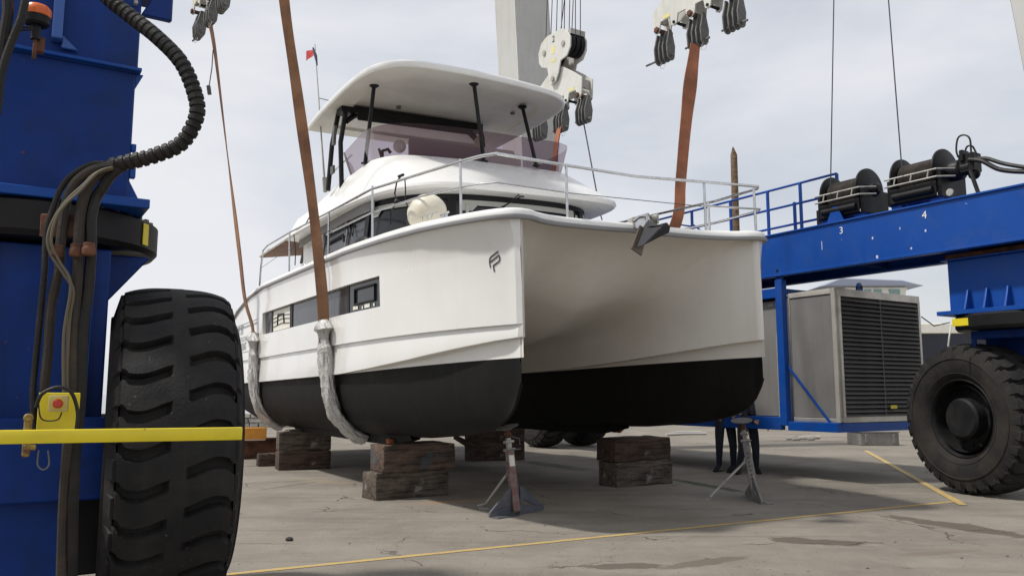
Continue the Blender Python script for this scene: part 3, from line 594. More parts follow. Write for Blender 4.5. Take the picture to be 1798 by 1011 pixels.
m = MB(); o0 = off(WS, .04); m.grid([[o0[i] + Vector((0, 0, z)) for z in (4.44, 4.515)] for i in fi])
pil = [fi[int(len(fi) * q)] for q in (.0, .28, .70)]
for i in pil: m.bar(off(WS, .12)[i] + Vector((0, 0, 3.73)), off(WS, .03)[i] + Vector((0, 0, 4.45)), .13, .02, up=off(WS, 1)[i] - WS[i])
m.build('windscreen_frame', BLACK, boat)
m = MB(); o0 = off(WS, .038)
for a, b in ((.03, .25), (.31, .67), (.73, .97)):
    ii = fi[int(len(fi) * a):int(len(fi) * b)]
    m.grid([[o0[i] + Vector((0, 0, 4.43)) , off(WS, .052)[i] + Vector((0, 0, 4.345 if 2 < k < len(ii) - 3 else 4.26))] for k, i in enumerate(ii)])
for q in (.245, .32, .665): i = fi[int(len(fi) * q)]; m.bar(off(WS, .125)[i] + Vector((0, 0, 3.76)), off(WS, .05)[i] + Vector((0, 0, 4.36)), .05, .015, up=off(WS, 1)[i] - WS[i])
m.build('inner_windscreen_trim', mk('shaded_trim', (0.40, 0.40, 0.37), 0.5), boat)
# wiper
wa = on(BM, 918, 343, 1, 3.22); wbp = on(BM, 855, 378, 1, 3.16)
m = MB(); m.tube([wa, wa.lerp(wbp, .5) + Vector((0, -.05, 0)), wbp], .013, 6); m.ball(wa, .035, 8, 6); m.tube([wa.lerp(wbp, .45) + Vector((-.25, -.06, -.2)), wa.lerp(wbp, .45) + Vector((.2, -.06, .17))], .009, 5); m.build('wiper', BLACK, boat)

# flybridge glass
gi = [i for i, p in enumerate(O2) if p.y < 6.3]
oa, ob = off(O2, -.04), off(O2, .10)
def gtop(p): return ztop(p) + (.50 if p.y < 5.2 else .50 - (p.y - 5.2) * .10)
cuts = [gi[0], gi[int(len(gi) * .22)], gi[int(len(gi) * .50)], gi[int(len(gi) * .76)], gi[-1]]
for a, b in zip(cuts, cuts[1:]):
    m = MB(); m.grid([[Vector((oa[i].x, oa[i].y, ztop(oa[i]) - .02)), Vector((ob[i].x, ob[i].y, gtop(O2[i])))] for i in range(a, b + 1)]); m.build('tinted_windshield_pane', TINT, boat)
m = MB()
for i in (gi[0], gi[-1]): m.tube([Vector((oa[i].x, oa[i].y + .02, ztop(oa[i]))), Vector((ob[i].x, ob[i].y + .02, gtop(O2[i])))], .018, 6)
m.build('windshield_post', STEEL, boat)
# flybridge furniture
m = MB(); m.box((-.95, 5.5, 5.1), (-.0, 6.1, 5.56)); m.box((-.9, 5.95, 5.5), (-.05, 6.12, 5.80)); m.box((-.9, 7.2, 5.1), (.9, 7.9, 5.35)); m.build('flybridge_seat', WHITEP, boat, bev=.05, seg=2)
m = MB(); m.box((.25, 5.0, 5.1), (1.15, 5.5, 5.78)); m.box((.35, 5.05, 5.75), (1.05, 5.35, 5.86)); m.build('helm_console', WHITEP, boat, bev=.05, seg=2)
m = MB(); m.box((-1.2, 4.62, 5.15), (.2, 4.75, 5.70)); m.build('sunbed_back', mk('taupe_cushion', (0.30, 0.26, 0.25), 0.8), boat, bev=.04, seg=2)
m = MB(); m.ball((-.85, 6.0, 5.95), .12, 14, 10); m.build('compass_dome', WHITEP, boat)
m = MB(); m.bar((.72, 5.9, 5.1), (.72, 5.9, 6.2), .14, .1); m.ball((.72, 5.9, 6.22), .09, 10, 8); m.build('helm_post', mk('beige_post', (0.5, 0.42, 0.31), 0.5), boat, bev=.02)
m = MB(); m.tube([(-1.55, 5.0, 5.36), (-1.55, 5.0, 5.52), (-1.45, 5.0, 5.56), (-1.4, 5.0, 5.5)], .03, 8); m.tube([(-1.55, 5.0, 5.36), (-1.62, 4.98, 5.55)], .02, 6); m.build('horn', BLACK, boat)

# hardtop
HP = catmull([(-2.02, 8.0, 0), (-2.06, 7.0, 0), (-2.06, 5.7, 0), (-1.99, 4.75, 0), (-1.78, 4.22, 0), (-1.40, 3.98, 0), (-.67, 3.93, 0), (0, 3.96, 0), (.7, 4.04, 0), (1.35, 4.18, 0), (1.72, 4.42, 0), (1.92, 4.85, 0), (1.98, 5.7, 0), (1.98, 7.0, 0), (1.94, 8.0, 0)], 8) + [Vector((1.94 - 3.96 * k / 10, 8.0 + .05 * math.sin(math.pi * k / 10), 0)) for k in range(1, 10)]
C0 = Vector((0, 6, 0))
def ring(s_, z): return [Vector((p.x * s_, 6 + (p.y - 6) * s_, z)) for p in HP]
def hz(z0, crown): return lambda p: z0 + crown * (1 - (p.x / 2.1) ** 2)
m = MB(); zl = 6.65
rows = [ring(.985, zl + .005), ring(1.0, zl + .012), ring(1.006, zl + .04), ring(1.003, zl + .09), ring(.985, zl + .125), ring(.93, zl + .17), ring(.82, zl + .21), ring(.6, zl + .245), ring(.3, zl + .26), ring(.02, zl + .262)]
m.grid(rows, closed=True)
m.build('hardtop', GELW, boat, ang=40)
m = MB(); r0 = ring(.985, zl + .004); m.grid([r0, ring(.95, zl), ring(.80, zl + .004), ring(.79, zl + .06), ring(.3, zl + .062), ring(.01, zl + .062)], closed=True); m.build('hardtop_lining', HTU, boat, ang=30)
m = MB()
for px, py in ((1596 / 3.825 + 530, 325 / 3.825 + 90), (700, 190), (770, 215), (900, 200)):
    p = on(BM, px, py, 2, zl + .02); m.lathe([(.045, 0), (.045, -.03), (.0, -.035)], (p.x, p.y, zl + .04), (0, 0, 1), 12)
m.build('downlight', GALV, boat)
def pole(top, bot, r=.034, flange=True):
    m = MB(); t, b = Vector(top), Vector(bot); m.tube([b, t], r, 10)
    if flange: m.lathe([(.085, 0), (.085, -.02), (.05, -.05)], t + Vector((0, 0, .0)), (0, 0, 1), 14); m.lathe([(.07, 0), (.07, .02)], b, (0, 0, 1), 12)
    return m.build('hardtop_pole', BLACK, boat)
pole(on(BM, 657, 149, 2, zl + .02), on(BM, 641, 288, 0, -1.74)); pole(on(BM, 832, 146, 2, zl + .02), on(BM, 850, 285, 2, 5.33)); pole(on(BM, 917, 187, 2, zl + .02), on(BM, 942, 292, 2, 5.33))
# aft arch
m = MB()
pt = [on(BM, 608, 190, 1, 6.3), on(BM, 598, 250, 1, 6.3), on(BM, 600, 330, 1, 6.3)]; pt2 = [on(BM, 596, 190, 1, 6.7), on(BM, 583, 255, 1, 6.7), on(BM, 576, 335, 1, 6.7)]
m.tube(pt, .045, 8); m.tube(pt2, .045, 8)
a0, a1 = on(BM, 600, 192, 1, 6.4), on(BM, 842, 226, 1, 6.4); a0.z = zl - .02; a1.z = zl - .02
m.bar(a0 + Vector((-.05, 0, -.02)), a1, .3, .12); m.bar(a0 + Vector((.25, -.16, -.11)), a1 + Vector((-.3, -.16, -.09)), .03, .20)
m.tube([a1 + Vector((-.28, 0, -.05)), a1 + Vector((-.06, 0, -.22)), on(BM, 850, 275, 1, 6.4)], .06, 8); m.tube([a1, on(BM, 846, 240, 1, 6.4), on(BM, 853, 290, 1, 6.4) + Vector((0, 0, -.3))], .055, 8)
m.tube([a0 + Vector((.28, 0, -.05)), pt[0] + Vector((0.0, 0, -.25))], .05, 8)
m.build('arch_frame', BLACK, boat)
m = MB(); m.bar(on(BM, 586, 255, 1, 6.5), on(BM, 588, 222, 1, 6.5), .10, .05); m.bar(on(BM, 584, 305, 1, 6.5), on(BM, 584, 292, 1, 6.5), .16, .04); m.build('arch_plate', GALV, boat)
# grab rail behind the glass, antenna
m = MB(); m.tube([on(BM, 618, 272, 0, -1.78), on(BM, 573, 313, 0, -1.78), on(BM, 572, 336, 0, -1.78)], .017, 8); m.build('flybridge_handrail', STEEL, boat)
an0, an1 = on(BM, 571, 337, 0, -1.85), on(BM, 553, 78, 0, -1.85)
m = MB(); m.tube([an0, an0.lerp(an1, .3), an1], [.028, .016, .009], 6); m.bar(an0, an0.lerp(an1, .09), .07, .05); m.build('antenna', GALVL, boat)
m = MB(); m.tube([an0.lerp(an1, .62), an0.lerp(an1, .60) + Vector((.3, -.2, -.05))], .008, 5); m.build('antenna_stay', WIRE, boat)
# cockpit roof with brown lining aft, posts, cleats
m = MB(); P_ = [on(BM, x, y, 2, 4.56) for x, y in ((484, 423), (547, 402), (600, 396), (580, 432), (541, 432))]
P_ = [Vector((-2.2, 11.4, 4.55)), Vector((-2.2, 8.4, 4.55)), Vector((2.2, 8.4, 4.55)), Vector((2.2, 10.6, 4.55)), Vector((-1.35, 10.6, 4.55))]
m.prism([(p.x, p.y) for p in P_], (0, 0, 4.60), (1, 0, 0), (0, 1, 0), .06); m.build('cockpit_roof', GELW, boat, bev=.02)
m = MB(); m.prism([(p.x * .985, 9.9 + (p.y - 9.9) * .97) for p in P_], (0, 0, 4.585), (1, 0, 0), (0, 1, 0), .01); m.build('roof_lining', TAN, boat)
m = MB(); m.tube([on(BM, 535, 432, 0, -1.5), on(BM, 529, 462, 0, -1.5)], .035, 8); m.tube([(1.8, 10.4, 3.7), (1.8, 10.4, 4.58)], .035, 8); m.build('roof_post', GALV, boat)
m = MB(); m.box((-1.86, 7.9, 3.7), (-1.75, 8.8, 4.56)); m.box((1.75, 7.9, 3.7), (1.86, 8.8, 4.56)); m.build('cockpit_bulkhead', GELW, boat, bev=.02)
# railings
RZ = lambda h: (lambda p: None)
def rp(v, u, h): return Vector((v, u, sm(ZS, u, .3) + .12 + h))
m = MB()
top = [rp(-2.38, 10.35, .02), on(BM, 462, 438, 0, -2.37), on(BM, 484, 422, 0, -2.37), on(BM, 505, 408, 0, -2.37)]
m.tube([rp(-2.4, 10.3, .0), on(BM, 458, 470, 0, -2.38), on(BM, 462, 440, 0, -2.37), on(BM, 470, 431, 0, -2.37), on(BM, 509, 408, 0, -2.37), on(BM, 573, 375, 0, -2.37), on(BM, 653, 332, 0, -2.36), on(BM, 750, 302, 0, -2.25), on(BM, 814, 282, 0, -2.12), on(BM, 845, 274, 0, -2.02), Vector((-1.9, .30, 4.22)), Vector((-.92, .38, 4.215)), Vector((.2, .45, 4.21)), Vector((1.23, .32, 4.215)), Vector((2.06, .16, 4.2)), Vector((2.14, .26, 4.2)), Vector((2.25, 1.2, 4.23)), Vector((2.36, 3.0, 4.34)), Vector((2.37, 5.4, 4.45)), Vector((2.37, 9, 4.6))], .019, 8)
m.build('top_rail', STEEL, boat)
m = MB()
m.tube([on(BM, 573, 412, 0, -2.37), on(BM, 653, 373, 0, -2.36), on(BM, 740, 345, 0, -2.26), on(BM, 814, 328, 0, -2.12), on(BM, 845, 323, 0, -2.02), Vector((-1.9, .32, 3.885)), Vector((-.92, .38, 3.875))], .014, 8)
m.tube([Vector((1.23, .32, 3.89)), Vector((2.07, .16, 3.89)), Vector((2.14, .26, 3.89)), Vector((2.25, 1.2, 3.91)), Vector((2.36, 3.0, 4.0))], .014, 8)
m.build('mid_rail', STEEL, boat)
m = MB(); m.tube([Vector((-.9, .38, 3.875)), Vector((1.23, .34, 3.885))], .005, 4); m.tube([on(BM, 459, 470, 0, -2.38), rp(-2.39, 8.2, .45), rp(-2.39, 5.2, .4)], .005, 4); m.tube([Vector((2.36, 3.0, 4.0)), Vector((2.37, 9, 4.15))], .005, 4); m.build('guard_wire', WIRE, boat)
for v, u, h in ((-2.38, 7.83, .78), (-2.37, 5.3, .72), (-2.36, 3.2, .76), (-2.13, .78, .67), (-.92, .36, .64), (1.23, .32, .63), (1.99, .18, .62), (2.2, 1.3, .62), (2.36, 3.1, .70), (2.37, 5.4, .72), (2.37, 8.0, .78)):
    z0 = sm(ZS, u, .3) + .10; m = MB(); m.tube([(v, u, z0), (v, u, z0 + h + .02)], .017, 8); m.lathe([(.04, 0), (.04, .012), (.022, .02)], (v, u, z0 + .005), (0, 0, 1), 10); m.build('stanchion', STEEL, boat)
# cleats and anchor roller
for v, u in ((-2.3, 7.0), (-2.15, 1.2), (1.95, .9)):
    z0 = sm(ZS, u, .3) + .12; m = MB(); m.tube([(v, u - .12, z0 + .07), (v, u + .12, z0 + .07)], .016, 6); m.bar((v, u, z0), (v, u, z0 + .07), .05, .09, up=(0, 1, 0)); m.build('mooring_cleat', STEEL, boat, bev=.005)
m = MB(); m.box((.02, .02, 3.52), (.05, .42, 3.64)); m.box((.17, .02, 3.52), (.20, .42, 3.64)); m.box((.02, .1, 3.50), (.20, .42, 3.53)); m.lathe([(.05, 0), (.03, .06), (.05, .12)], (.05, .06, 3.59), (1, 0, 0), 14); m.build('anchor_roller', GALVL, boat, bev=.006)
# hatches and small dark fittings on the side deck
m = MB()
for v, u in ((-2.15, 7.5), (-2.1, 6.0), (-2.1, 4.4)): m.ball((v, u, 3.80), .3, 16, 8, sc_=(.35, 1.15, .42))
m.build('fender_pad', BLACK, boat)
m = MB(); m.tube([on(BM, 516, 412, 0, -2.3), on(BM, 519, 440, 0, -2.3), on(BM, 518, 466, 0, -2.3)], .01, 5); m.tube([on(BM, 556, 398, 0, -2.2), on(BM, 549, 372, 0, -2.2), on(BM, 534, 398, 0, -2.2), on(BM, 520, 403, 0, -2.2)], .012, 5); m.build('lashing_cord', HOSE, boat)
m = MB(); m.tube([on(BM, 575, 428, 0, -1.99), on(BM, 602, 412, 0, -1.99), on(BM, 604, 424, 0, -1.99)], .022, 6); m.tube([on(BM, 609, 394, 0, -1.99), on(BM, 612, 412, 0, -1.99)], .012, 6); m.tube([on(BM, 611, 392, 0, -1.99), on(BM, 619, 414, 0, -1.99)], .012, 6); m.ball(on(BM, 610, 394, 0, -1.99), .045, 8, 6, sc_=(1, 1.6, .6)); m.build('winch_handle', BLACK, boat)

# ---- loose things on the boat
# anchor on its roller
aM = BM
anchor = thing('anchor', 'dark grey wrapped plough anchor hanging over the roller between the two bows', 'anchor', BM)
def bq(px, py, u): return on(BM, px, py, 1, u)
m = MB(); m.bar(bq(1130, 400, -.05), bq(1117, 443, -.10), .13, .02, up=(0, 1, 0), w2=.17); m.build('shank_plate', mk('shaded_inox', (0.13, 0.105, 0.08), 0.4, 0.5, var=(6, (0.13, 0.10, 0.08), 0.4, 0.7)), anchor, bev=.004)  # steel colour darkened and browned to hold the shade on the plate
m = MB()
A = [bq(1137, 383, -.05), bq(1143, 398, -.2), bq(1160, 393, -.32), bq(1172, 390, -.34), bq(1178, 398, -.34), bq(1176, 408, -.30), bq(1155, 418, -.28), bq(1128, 432, -.22), bq(1133, 405, -.12)]
cen = sum(A, Vector()) / len(A)
bk_ = [p + Vector((0, .16, 0)) for p in A]; fr_ = cen + Vector((0, -.10, .02)); n_ = len(A)
m.add(A + bk_ + [fr_], [(i, (i + 1) % n_, 2 * n_) for i in range(n_)] + [(i, (i + 1) % n_, n_ + (i + 1) % n_, n_ + i) for i in range(n_)] + [tuple(range(n_, 2 * n_))])
m.build('fluke', mk('anchor_cover', (0.026, 0.027, 0.031), 0.85, var=(6, (0.045, 0.046, 0.052), 0.4, 0.7), bump=(14, 0.6)), anchor, bev=.01, ang=25)
m = MB(); m.tube([bq(1112, 389, -.0), bq(1122, 381, -.02), bq(1137, 380, -.04), bq(1141, 392, -.08)], .02, 6); m.bar(bq(1116, 394, .02), bq(1140, 394, -.06), .10, .05, up=(0, 1, 0)); m.tube([bq(1134, 376, -.03), bq(1136, 392, -.06)], .022, 6); m.build('swivel', STEEL, anchor)
# ball fender lashed to the rail
fc = on(BM, 757, 371, 0, -1.95); fc2 = on(BM, 724, 388, 0, -2.0)
fend = thing('ball_fender', 'round cream inflatable fender lashed to the port bow rail', 'fender', BM)
m = MB(); ax = (fc - fc2).normalized(); L_ = (fc - fc2).length
prof = [(.02, 0), (.05, .02), (.09, .05)] + [(.30 * math.sin(max(.32, a)) , L_ - .30 * math.cos(a)) for a in [0.45 + i * (math.pi - .45) / 12 for i in range(13)]]
prof = [(.05, .02), (.11, .08), (.17, .16), (.225, .26), (.252, .36), (.255, .44), (.235, .53), (.185, .61), (.10, .66), (.001, .68)]
m.lathe(prof, fc2 + ax * .02, ax, 24, caps=True)
m.build('fender_ball', mk('fender_vinyl', (0.72, 0.68, 0.56), 0.4, var=(3, (0.62, 0.55, 0.40), 0.5, 0.75), bump=(5, .3)), fend, ang=60)
m = MB(); m.lathe([(.03, -.1), (.06, -.08), (.075, 0), (.085, .07), (.06, .10)], fc2, ax, 14); m.tube([fc2 - ax * .05, fc2 - ax * .13 + Vector((0, 0, .03))], .018, 6); m.build('neck', BLACK, fend)
m = MB(); m.tube([fc2 + Vector((0, 0, .02)), on(BM, 712, 352, 0, -2.25), on(BM, 712, 330, 0, -2.27), on(BM, 711, 315, 0, -2.27)], .009, 5); m.tube([on(BM, 705, 309, 0, -2.28), on(BM, 697, 318, 0, -2.28), on(BM, 693, 340, 0, -2.28), on(BM, 697, 355, 0, -2.28), on(BM, 686, 372, 0, -2.28), on(BM, 686, 395, 0, -2.28)], .011, 5); m.ball(on(BM, 697, 355, 0, -2.27), .045, 8, 6); m.tube([on(BM, 700, 310, 0, -2.28), on(BM, 708, 307, 0, -2.28)], .02, 6); m.build('lashing', HOSE, fend)
m = MB()
for a, b in (((738, 381), (768, 372)), ((742, 379), (742, 388)), ((750, 377), (752, 387)), ((760, 375), (756, 384))):
    p, q = on(BM, *a, 0, -2.235), on(BM, *b, 0, -2.235); m.bar(p, q, .006, .010)
m.build('printed_mark', LET, fend)
# flag
fl = thing('flag', 'small red and white flag furled round the top of the thin mast', 'flag', BM)
f0 = on(BM, 553, 86, 0, -1.85); m = MB(); rows = []
for i in range(8):
    t = i / 7; rows.append([on(BM, 553 - t * 15 + math.sin(t * 6) * 1.5, 87 + t * 3 + s * (8 + t * 10), 0, -1.85 + math.sin(t * 7 + s * 2) * .05) for s in (0, .33, .66, 1)])
m.grid(rows[:3], 1); m.grid(rows[2:], 0)
m.build('flag_cloth', [mk('flag_red', (0.50, 0.035, 0.035), 0.8), mk('flag_white', (0.55, 0.55, 0.58), 0.8)], fl)
m = MB(); m.tube([on(BM, 550, 85, 0, -1.86), on(BM, 554, 98, 0, -1.86), on(BM, 557, 115, 0, -1.86)], [.02, .035, .012], 6); m.build('furled_edge', mk('flag_navy', (0.02, 0.025, 0.07), 0.8), fl)

# ================================================================== TRAVEL LIFT (lift axes: x across from left to right legs, y along the beams away, z up)
lift_t = thing('travel_lift', 'huge blue travel lift with fat black tyres straddling the catamaran', 'travel lift', LM)
def lq(px, py, ax, val): return on(LM, px, py, ax, val)
def wq(px, py, Y): return LM.inverted() @ at(px, py, Y)
# --- wheel
TR, TW = 1.125, .69
def tyre_mesh():
    m = MB(); NP, K, J = 30, 26, 22
    half_ = [(-1.0, .0)]
    def prof(s):                                # s in -1..1 across the tread: radius and axial position
        x = s * TW / 2 * .985; r = TR - .05 * abs(s) ** 3.2 - (.045 if abs(s) > .97 else 0); return r, x
    ss = [-1, -.97, -.92, -.86, -.8, -.74, -.68, -.62, -.56, -.5, -.44, -.38, -.32, -.27, -.22, -.18, -.13, 0, .13, .18, .22, .27, .32, .38, .44, .5, .56, .62, .68, .74, .8, .86, .92, .97, 1]
    rows = []; QS = (-.5, -.36, -.22, -.175, -.13, -.06, .06, .13, .16, .27, .40); rt = random.Random(11)
    for k in range(NP):
        jit = [rt.uniform(-.02, .02), rt.uniform(-.02, .02)]; hj = [rt.uniform(-.006, 0), rt.uniform(-.006, 0)]
        for q in QS:
            row = []
            for s in ss:
                r, x = prof(s); a_ = abs(s); sd = 0 if s < 0 else 1
                bend = (.13 * math.sin((a_ - .35) * 5.0) - (.10 if a_ > .86 else 0)) * (-1 if s < 0 else 1)
                blend = min(1, max(0, (s + .13) / .26)); off_ = .5 * blend
                e = 1.0 if a_ > .2 else max(0.0, (a_ - .13) / .07)
                if -.14 < q < .14 and a_ > .13: r -= .068 * e * (1 if abs(q) < .1 else .93)
                elif a_ > .13: r += hj[sd] * .6
                th = 2 * math.pi * (k + q + off_ + bend * (1 if a_ > .13 else a_ / .13) + jit[sd] * (1 if a_ > .13 else 0)) / NP
                row.append((x, r * math.sin(th), r * math.cos(th)))
            rows.append(row)
    m.grid(rows, 0, wrap=True)
    sw = [(TW / 2 * .985, TR - .095), (TW / 2 + .035, TR - .17), (TW / 2 + .046, TR - .215), (TW / 2 + .060, TR - .222), (TW / 2 + .062, TR - .236), (TW / 2 + .050, TR - .244), (TW / 2 + .055, TR - .30), (TW / 2 + .045, TR - .40), (TW / 2 + .030, TR - .44), (TW / 2 + .036, TR - .448), (TW / 2 + .030, TR - .46), (TW / 2 + .0, TR - .50), (TW / 2 - .05, TR - .545), (TW / 2 - .09, TR - .55)]
    for sg in (-1, 1):
        N_ = 120; rr = []
        for i in range(N_):
            th = 2 * math.pi * i / N_; rr.append([(sg * x, r * math.sin(th), r * math.cos(th)) for x, r in sw])
        m.grid(rr, 1, wrap=True)
        # shoulder buttresses running down from each lug
        for k in range(NP):
            th = 2 * math.pi * (k + (.5 if sg < 0 else 0)) / NP; dth = 2 * math.pi / NP * .30
            if sg > 0: th += 2 * math.pi / NP * .0
            P = []
            for t_, (x, r) in ((0, (TW / 2 * .97, TR - .062)), (1, (TW / 2 + .038, TR - .20))):
                for e in (-1, 1):
                    a = th + e * dth; P.append((sg * x, r * math.sin(a), r * math.cos(a)))
            Q = []
            for t_, (x, r) in ((0, (TW / 2 + .008, TR - .066)), (1, (TW / 2 + .046, TR - .21))):
                for e in (-1, 1):
                    a = th + e * dth * .9; Q.append((sg * x, r * math.sin(a), r * math.cos(a)))
            m.add(P + Q, [(4, 5, 7, 6), (0, 1, 5, 4), (2, 6, 7, 3), (0, 4, 6, 2), (1, 3, 7, 5)], 0)
    return m.mesh('tyre', [RUB, RUBD], ang=38, bev=0)
def rim_mesh():
    m = MB()
    for sg in (-1, 1):
        h = sg * (TW / 2)
        m.lathe([(.585, h - sg * .09), (.60, h - sg * .03), (.575, h - sg * .02), (.56, h - sg * .06), (.53, h - sg * .12), (.50, h - sg * .30)], (0, 0, 0), (1, 0, 0), 64, caps=False)
    m.lathe([(.50, -.30), (.50, .30)], (0, 0, 0), (1, 0, 0), 64, caps=False)
    m.lathe([(.50, -.10), (.30, -.13), (.30, -.30), (.27, -.34), (.0, -.34)], (0, 0, 0), (1, 0, 0), 40, caps=False)
    m.lathe([(.50, .06), (.30, .06), (.30, .3), (.0, .3)], (0, 0, 0), (1, 0, 0), 40, caps=False)
    for k in range(14):
        a = 2 * math.pi * k / 14; m.lathe([(.018, -.15), (.018, -.12)], (0, .4 * math.sin(a), .4 * math.cos(a)), (1, 0, 0), 6)
    m.tube([(-.34, .53 * math.sin(3.9), .53 * math.cos(3.9)), (-.36, .50 * math.sin(3.9), .50 * math.cos(3.9))], .012, 5)
    return m.mesh('rim', mk('wheel_black', (0.009, 0.009, 0.010), 0.55, var=(4, (0.020, 0.019, 0.018), 0.42, 0.7), spec=0.25), ang=35)
TY, RM = tyre_mesh(), rim_mesh()
def wheel(X, Y, phi, roll):
    w = bpy.data.objects.new('wheel', None); col.objects.link(w); w.parent = lift_t
    w.matrix_local = LM.inverted() @ Matrix.Translation((X, Y, TR)) @ Matrix.Rotation(R(phi), 4, 'Z')
    for nme, me in (('tyre', TY), ('rim', RM)):
        o = bpy.data.objects.new(nme, me); col.objects.link(o); o.parent = w; o.rotation_euler = (R(roll), 0, 0)
    return w
wheel(-2.47, 6.0, 26, 4)
wheel(7.06, 12.66, 17, 0)
for px in (952, 1021): q = at(px, 700, 23.6 if px < 1000 else 24.3); wheel(q.x, q.y, 26, 5)
wl_ = LM @ Vector((0.0, 20.6, 0)); wheel(wl_.x - .2, wl_.y, 30, 9)

def side(a0, a1, ac, bd, sgn):
    """one end truck: column a0..a1 wide, ring centre ac,bd; sgn = +1 when the fork is on the outer right"""
    m = MB(); m.box((a0, bd - .86, 2.76), (a1, bd + .90, 3.55)); m.build('column', BLUE, lift_t, bev=.012)
    m = MB(); m.box((a0 - .10, bd - .93, 3.55), (a1 + .09, bd + 1.0, 3.575)); m.build('column_flange', BLUE, lift_t, bev=.004)
    return
# left front truck
m = MB(); m.box((-1.21, -.51, 2.77), (-.43, 1.2, 3.64)); m.box((-1.75, .1, 2.77), (-1.25, 1.0, 4.6)); m.build('column', BLUED, lift_t, bev=.012)
m = MB(); m.box((-1.30, -.56, 3.64), (-.40, 1.3, 3.662)); m.prism([(0, 0), (.05, 0), (0, -.11)], (-.43, -.49, 3.64), (1, 0, 0), (0, 0, 1), -.03); m.build('column_flange', BLUE, lift_t, bev=.003)
m = MB(); m.box((-1.5, -.60, 2.705), (-.31, 1.3, 2.765)); m.prism([(0, 0), (.08, 0), (0, .15)], (-.43, -.46, 2.765), (1, 0, 0), (0, 0, 1), -.03)
m.prism([(0, 0), (.035, 0), (.035, .16), (0, .16)], (-.43, -.505, 2.92), (1, 0, 0), (0, 0, 1), -.05); m.prism([(0, 0), (.03, 0), (.03, .05), (0, .05)], (-.43, -.505, 3.10), (1, 0, 0), (0, 0, 1), -.05); m.build('base_flange', BLUE, lift_t, bev=.004)
m = MB(); m.lathe([(.0, 2.70), (.76, 2.70), (.79, 2.68), (.79, 2.50), (.76, 2.465), (.60, 2.46), (0, 2.46)], (-.93, .20, 0), (0, 0, 1), 72); m.build('slewing_ring', BLACK, lift_t, ang=30)
m = MB(); m.box((-1.7, -.40, 1.0), (-.50, .95, 2.44)); m.box((-1.26, -.46, 1.0), (-1.14, -.40, 2.44)); m.box((-.72, -.46, 1.0), (-.60, -.40, 2.44)); m.prism([(0, 0), (.27, 0), (0, -.34)], (-.50, -.2, 2.44), (1, 0, 0), (0, 0, 1), -.04); m.prism([(0, 0), (.27, 0), (0, -.34)], (-.50, .6, 2.44), (1, 0, 0), (0, 0, 1), -.04); m.build('fork_leg', BLUED, lift_t, bev=.01)
m = MB(); m.box((-1.6, -.52, .84), (-.48, .5, 1.35)); m.box((-1.19, -.40, .16), (-.66, .6, .84)); m.build('fork_foot', BLUED, lift_t, bev=.012)
m = MB(); m.lathe([(.24, -.75), (.24, -.35)], (0, .05, 1.12), (1, 0, 0), 28); m.box((-.64, -.25, .34), (-.42, .55, .90)); m.build('axle_hub', BLACK, lift_t, bev=.01)
# left beam (seen from its end)
m = MB(); m.box((-1.24, -.51, 3.665), (-.42, 1.35, 4.60)); m.prism([(0, 0), (.20, 0), (.20, .42), (0, .0)], (-.42, -.50, 4.06), (1, 0, 0), (0, 0, 1), -.05)
m.box((-.42, -.50, 4.20), (-.31, -.30, 4.60)); m.build('beam', BLUED, lift_t, bev=.01)
m = MB(); m.box((-.94, -.60, 3.74), (-.88, -.512, 4.55)); m.prism([(0, 0), (.10, 0), (0, .09)], (-.88, -.52, 3.70), (1, 0, 0), (0, 0, 1), .03); m.build('beam_rib', mk('pale_blue_edge', (0.03, 0.10, 0.36), 0.3), lift_t, bev=.006)
m = MB()
for x in (-.56, -.46): m.lathe([(.028, -.05), (.028, 0), (.014, .0), (.014, .05)], (x, -.50, 4.12), (0, -1, 0), 8)
m.build('bolt', GALVL, lift_t)
m = MB()
for a in range(-80, 20, 9):
    an = R(a); m.lathe([(.022, 0), (.022, .018), (.012, .022)], (-.93 + .74 * math.cos(an), .20 + .74 * math.sin(an), 2.70), (0, 0, 1), 6)
m.build('ring_bolts', GALV, lift_t, kind='stuff')
m = MB(); m.tube([(-1.21, -.513, 2.768), (-.43, -.513, 2.768)], .008, 6); m.tube([(-1.21, -.513, 3.638), (-.43, -.513, 3.638)], .008, 6); m.tube([(-.60, -.462, 1.36), (-.60, -.462, 2.43)], .007, 6); m.build('weld_bead', BLUED, lift_t)
m = MB(); m.box((-.86, -.515, 3.28), (-.74, -.511, 3.34)); m.build('maker_plate', GALVL, lift_t) if False else None
# right front truck
m = MB(); m.box((11.2, -1.55, 2.73), (12.25, .71, 3.50)); m.build('column', BLUE, lift_t, bev=.012)
m = MB(); m.box((11.12, -1.62, 3.50), (12.3, .78, 3.52)); m.build('column_flange', BLUE, lift_t, bev=.003)
m = MB(); m.box((11.02, -1.6, 2.665), (12.4, .82, 2.728))
for b in (.38, .10, -.20): m.prism([(0, 0), (.17, 0), (.06, .30), (0, .30)], (11.2, b, 2.73), (-1, 0, 0), (0, 0, 1), .03)
m.build('base_flange', BLUE, lift_t, bev=.003)
m = MB(); m.lathe([(.0, 2.66), (.86, 2.66), (.89, 2.63), (.89, 2.47), (.86, 2.43), (0, 2.425)], (11.82, -.02, 0), (0, 0, 1), 72); m.build('slewing_ring', BLACK, lift_t, ang=30)
m = MB(); m.box((11.92, -.9, .75), (12.6, .6, 2.42)); m.box((11.3, -.5, 2.30), (12.2, .45, 2.42)); m.prism([(0, 0), (-.55, 0), (0, -.5)], (11.92, -.5, 2.42), (1, 0, 0), (0, 0, 1), .04); m.prism([(0, 0), (-.55, 0), (0, -.5)], (11.92, .38, 2.42), (1, 0, 0), (0, 0, 1), .04); m.box((11.3, .42, 2.10), (11.36, .48, 2.42)); m.build('fork_leg', BLUED, lift_t, bev=.01)
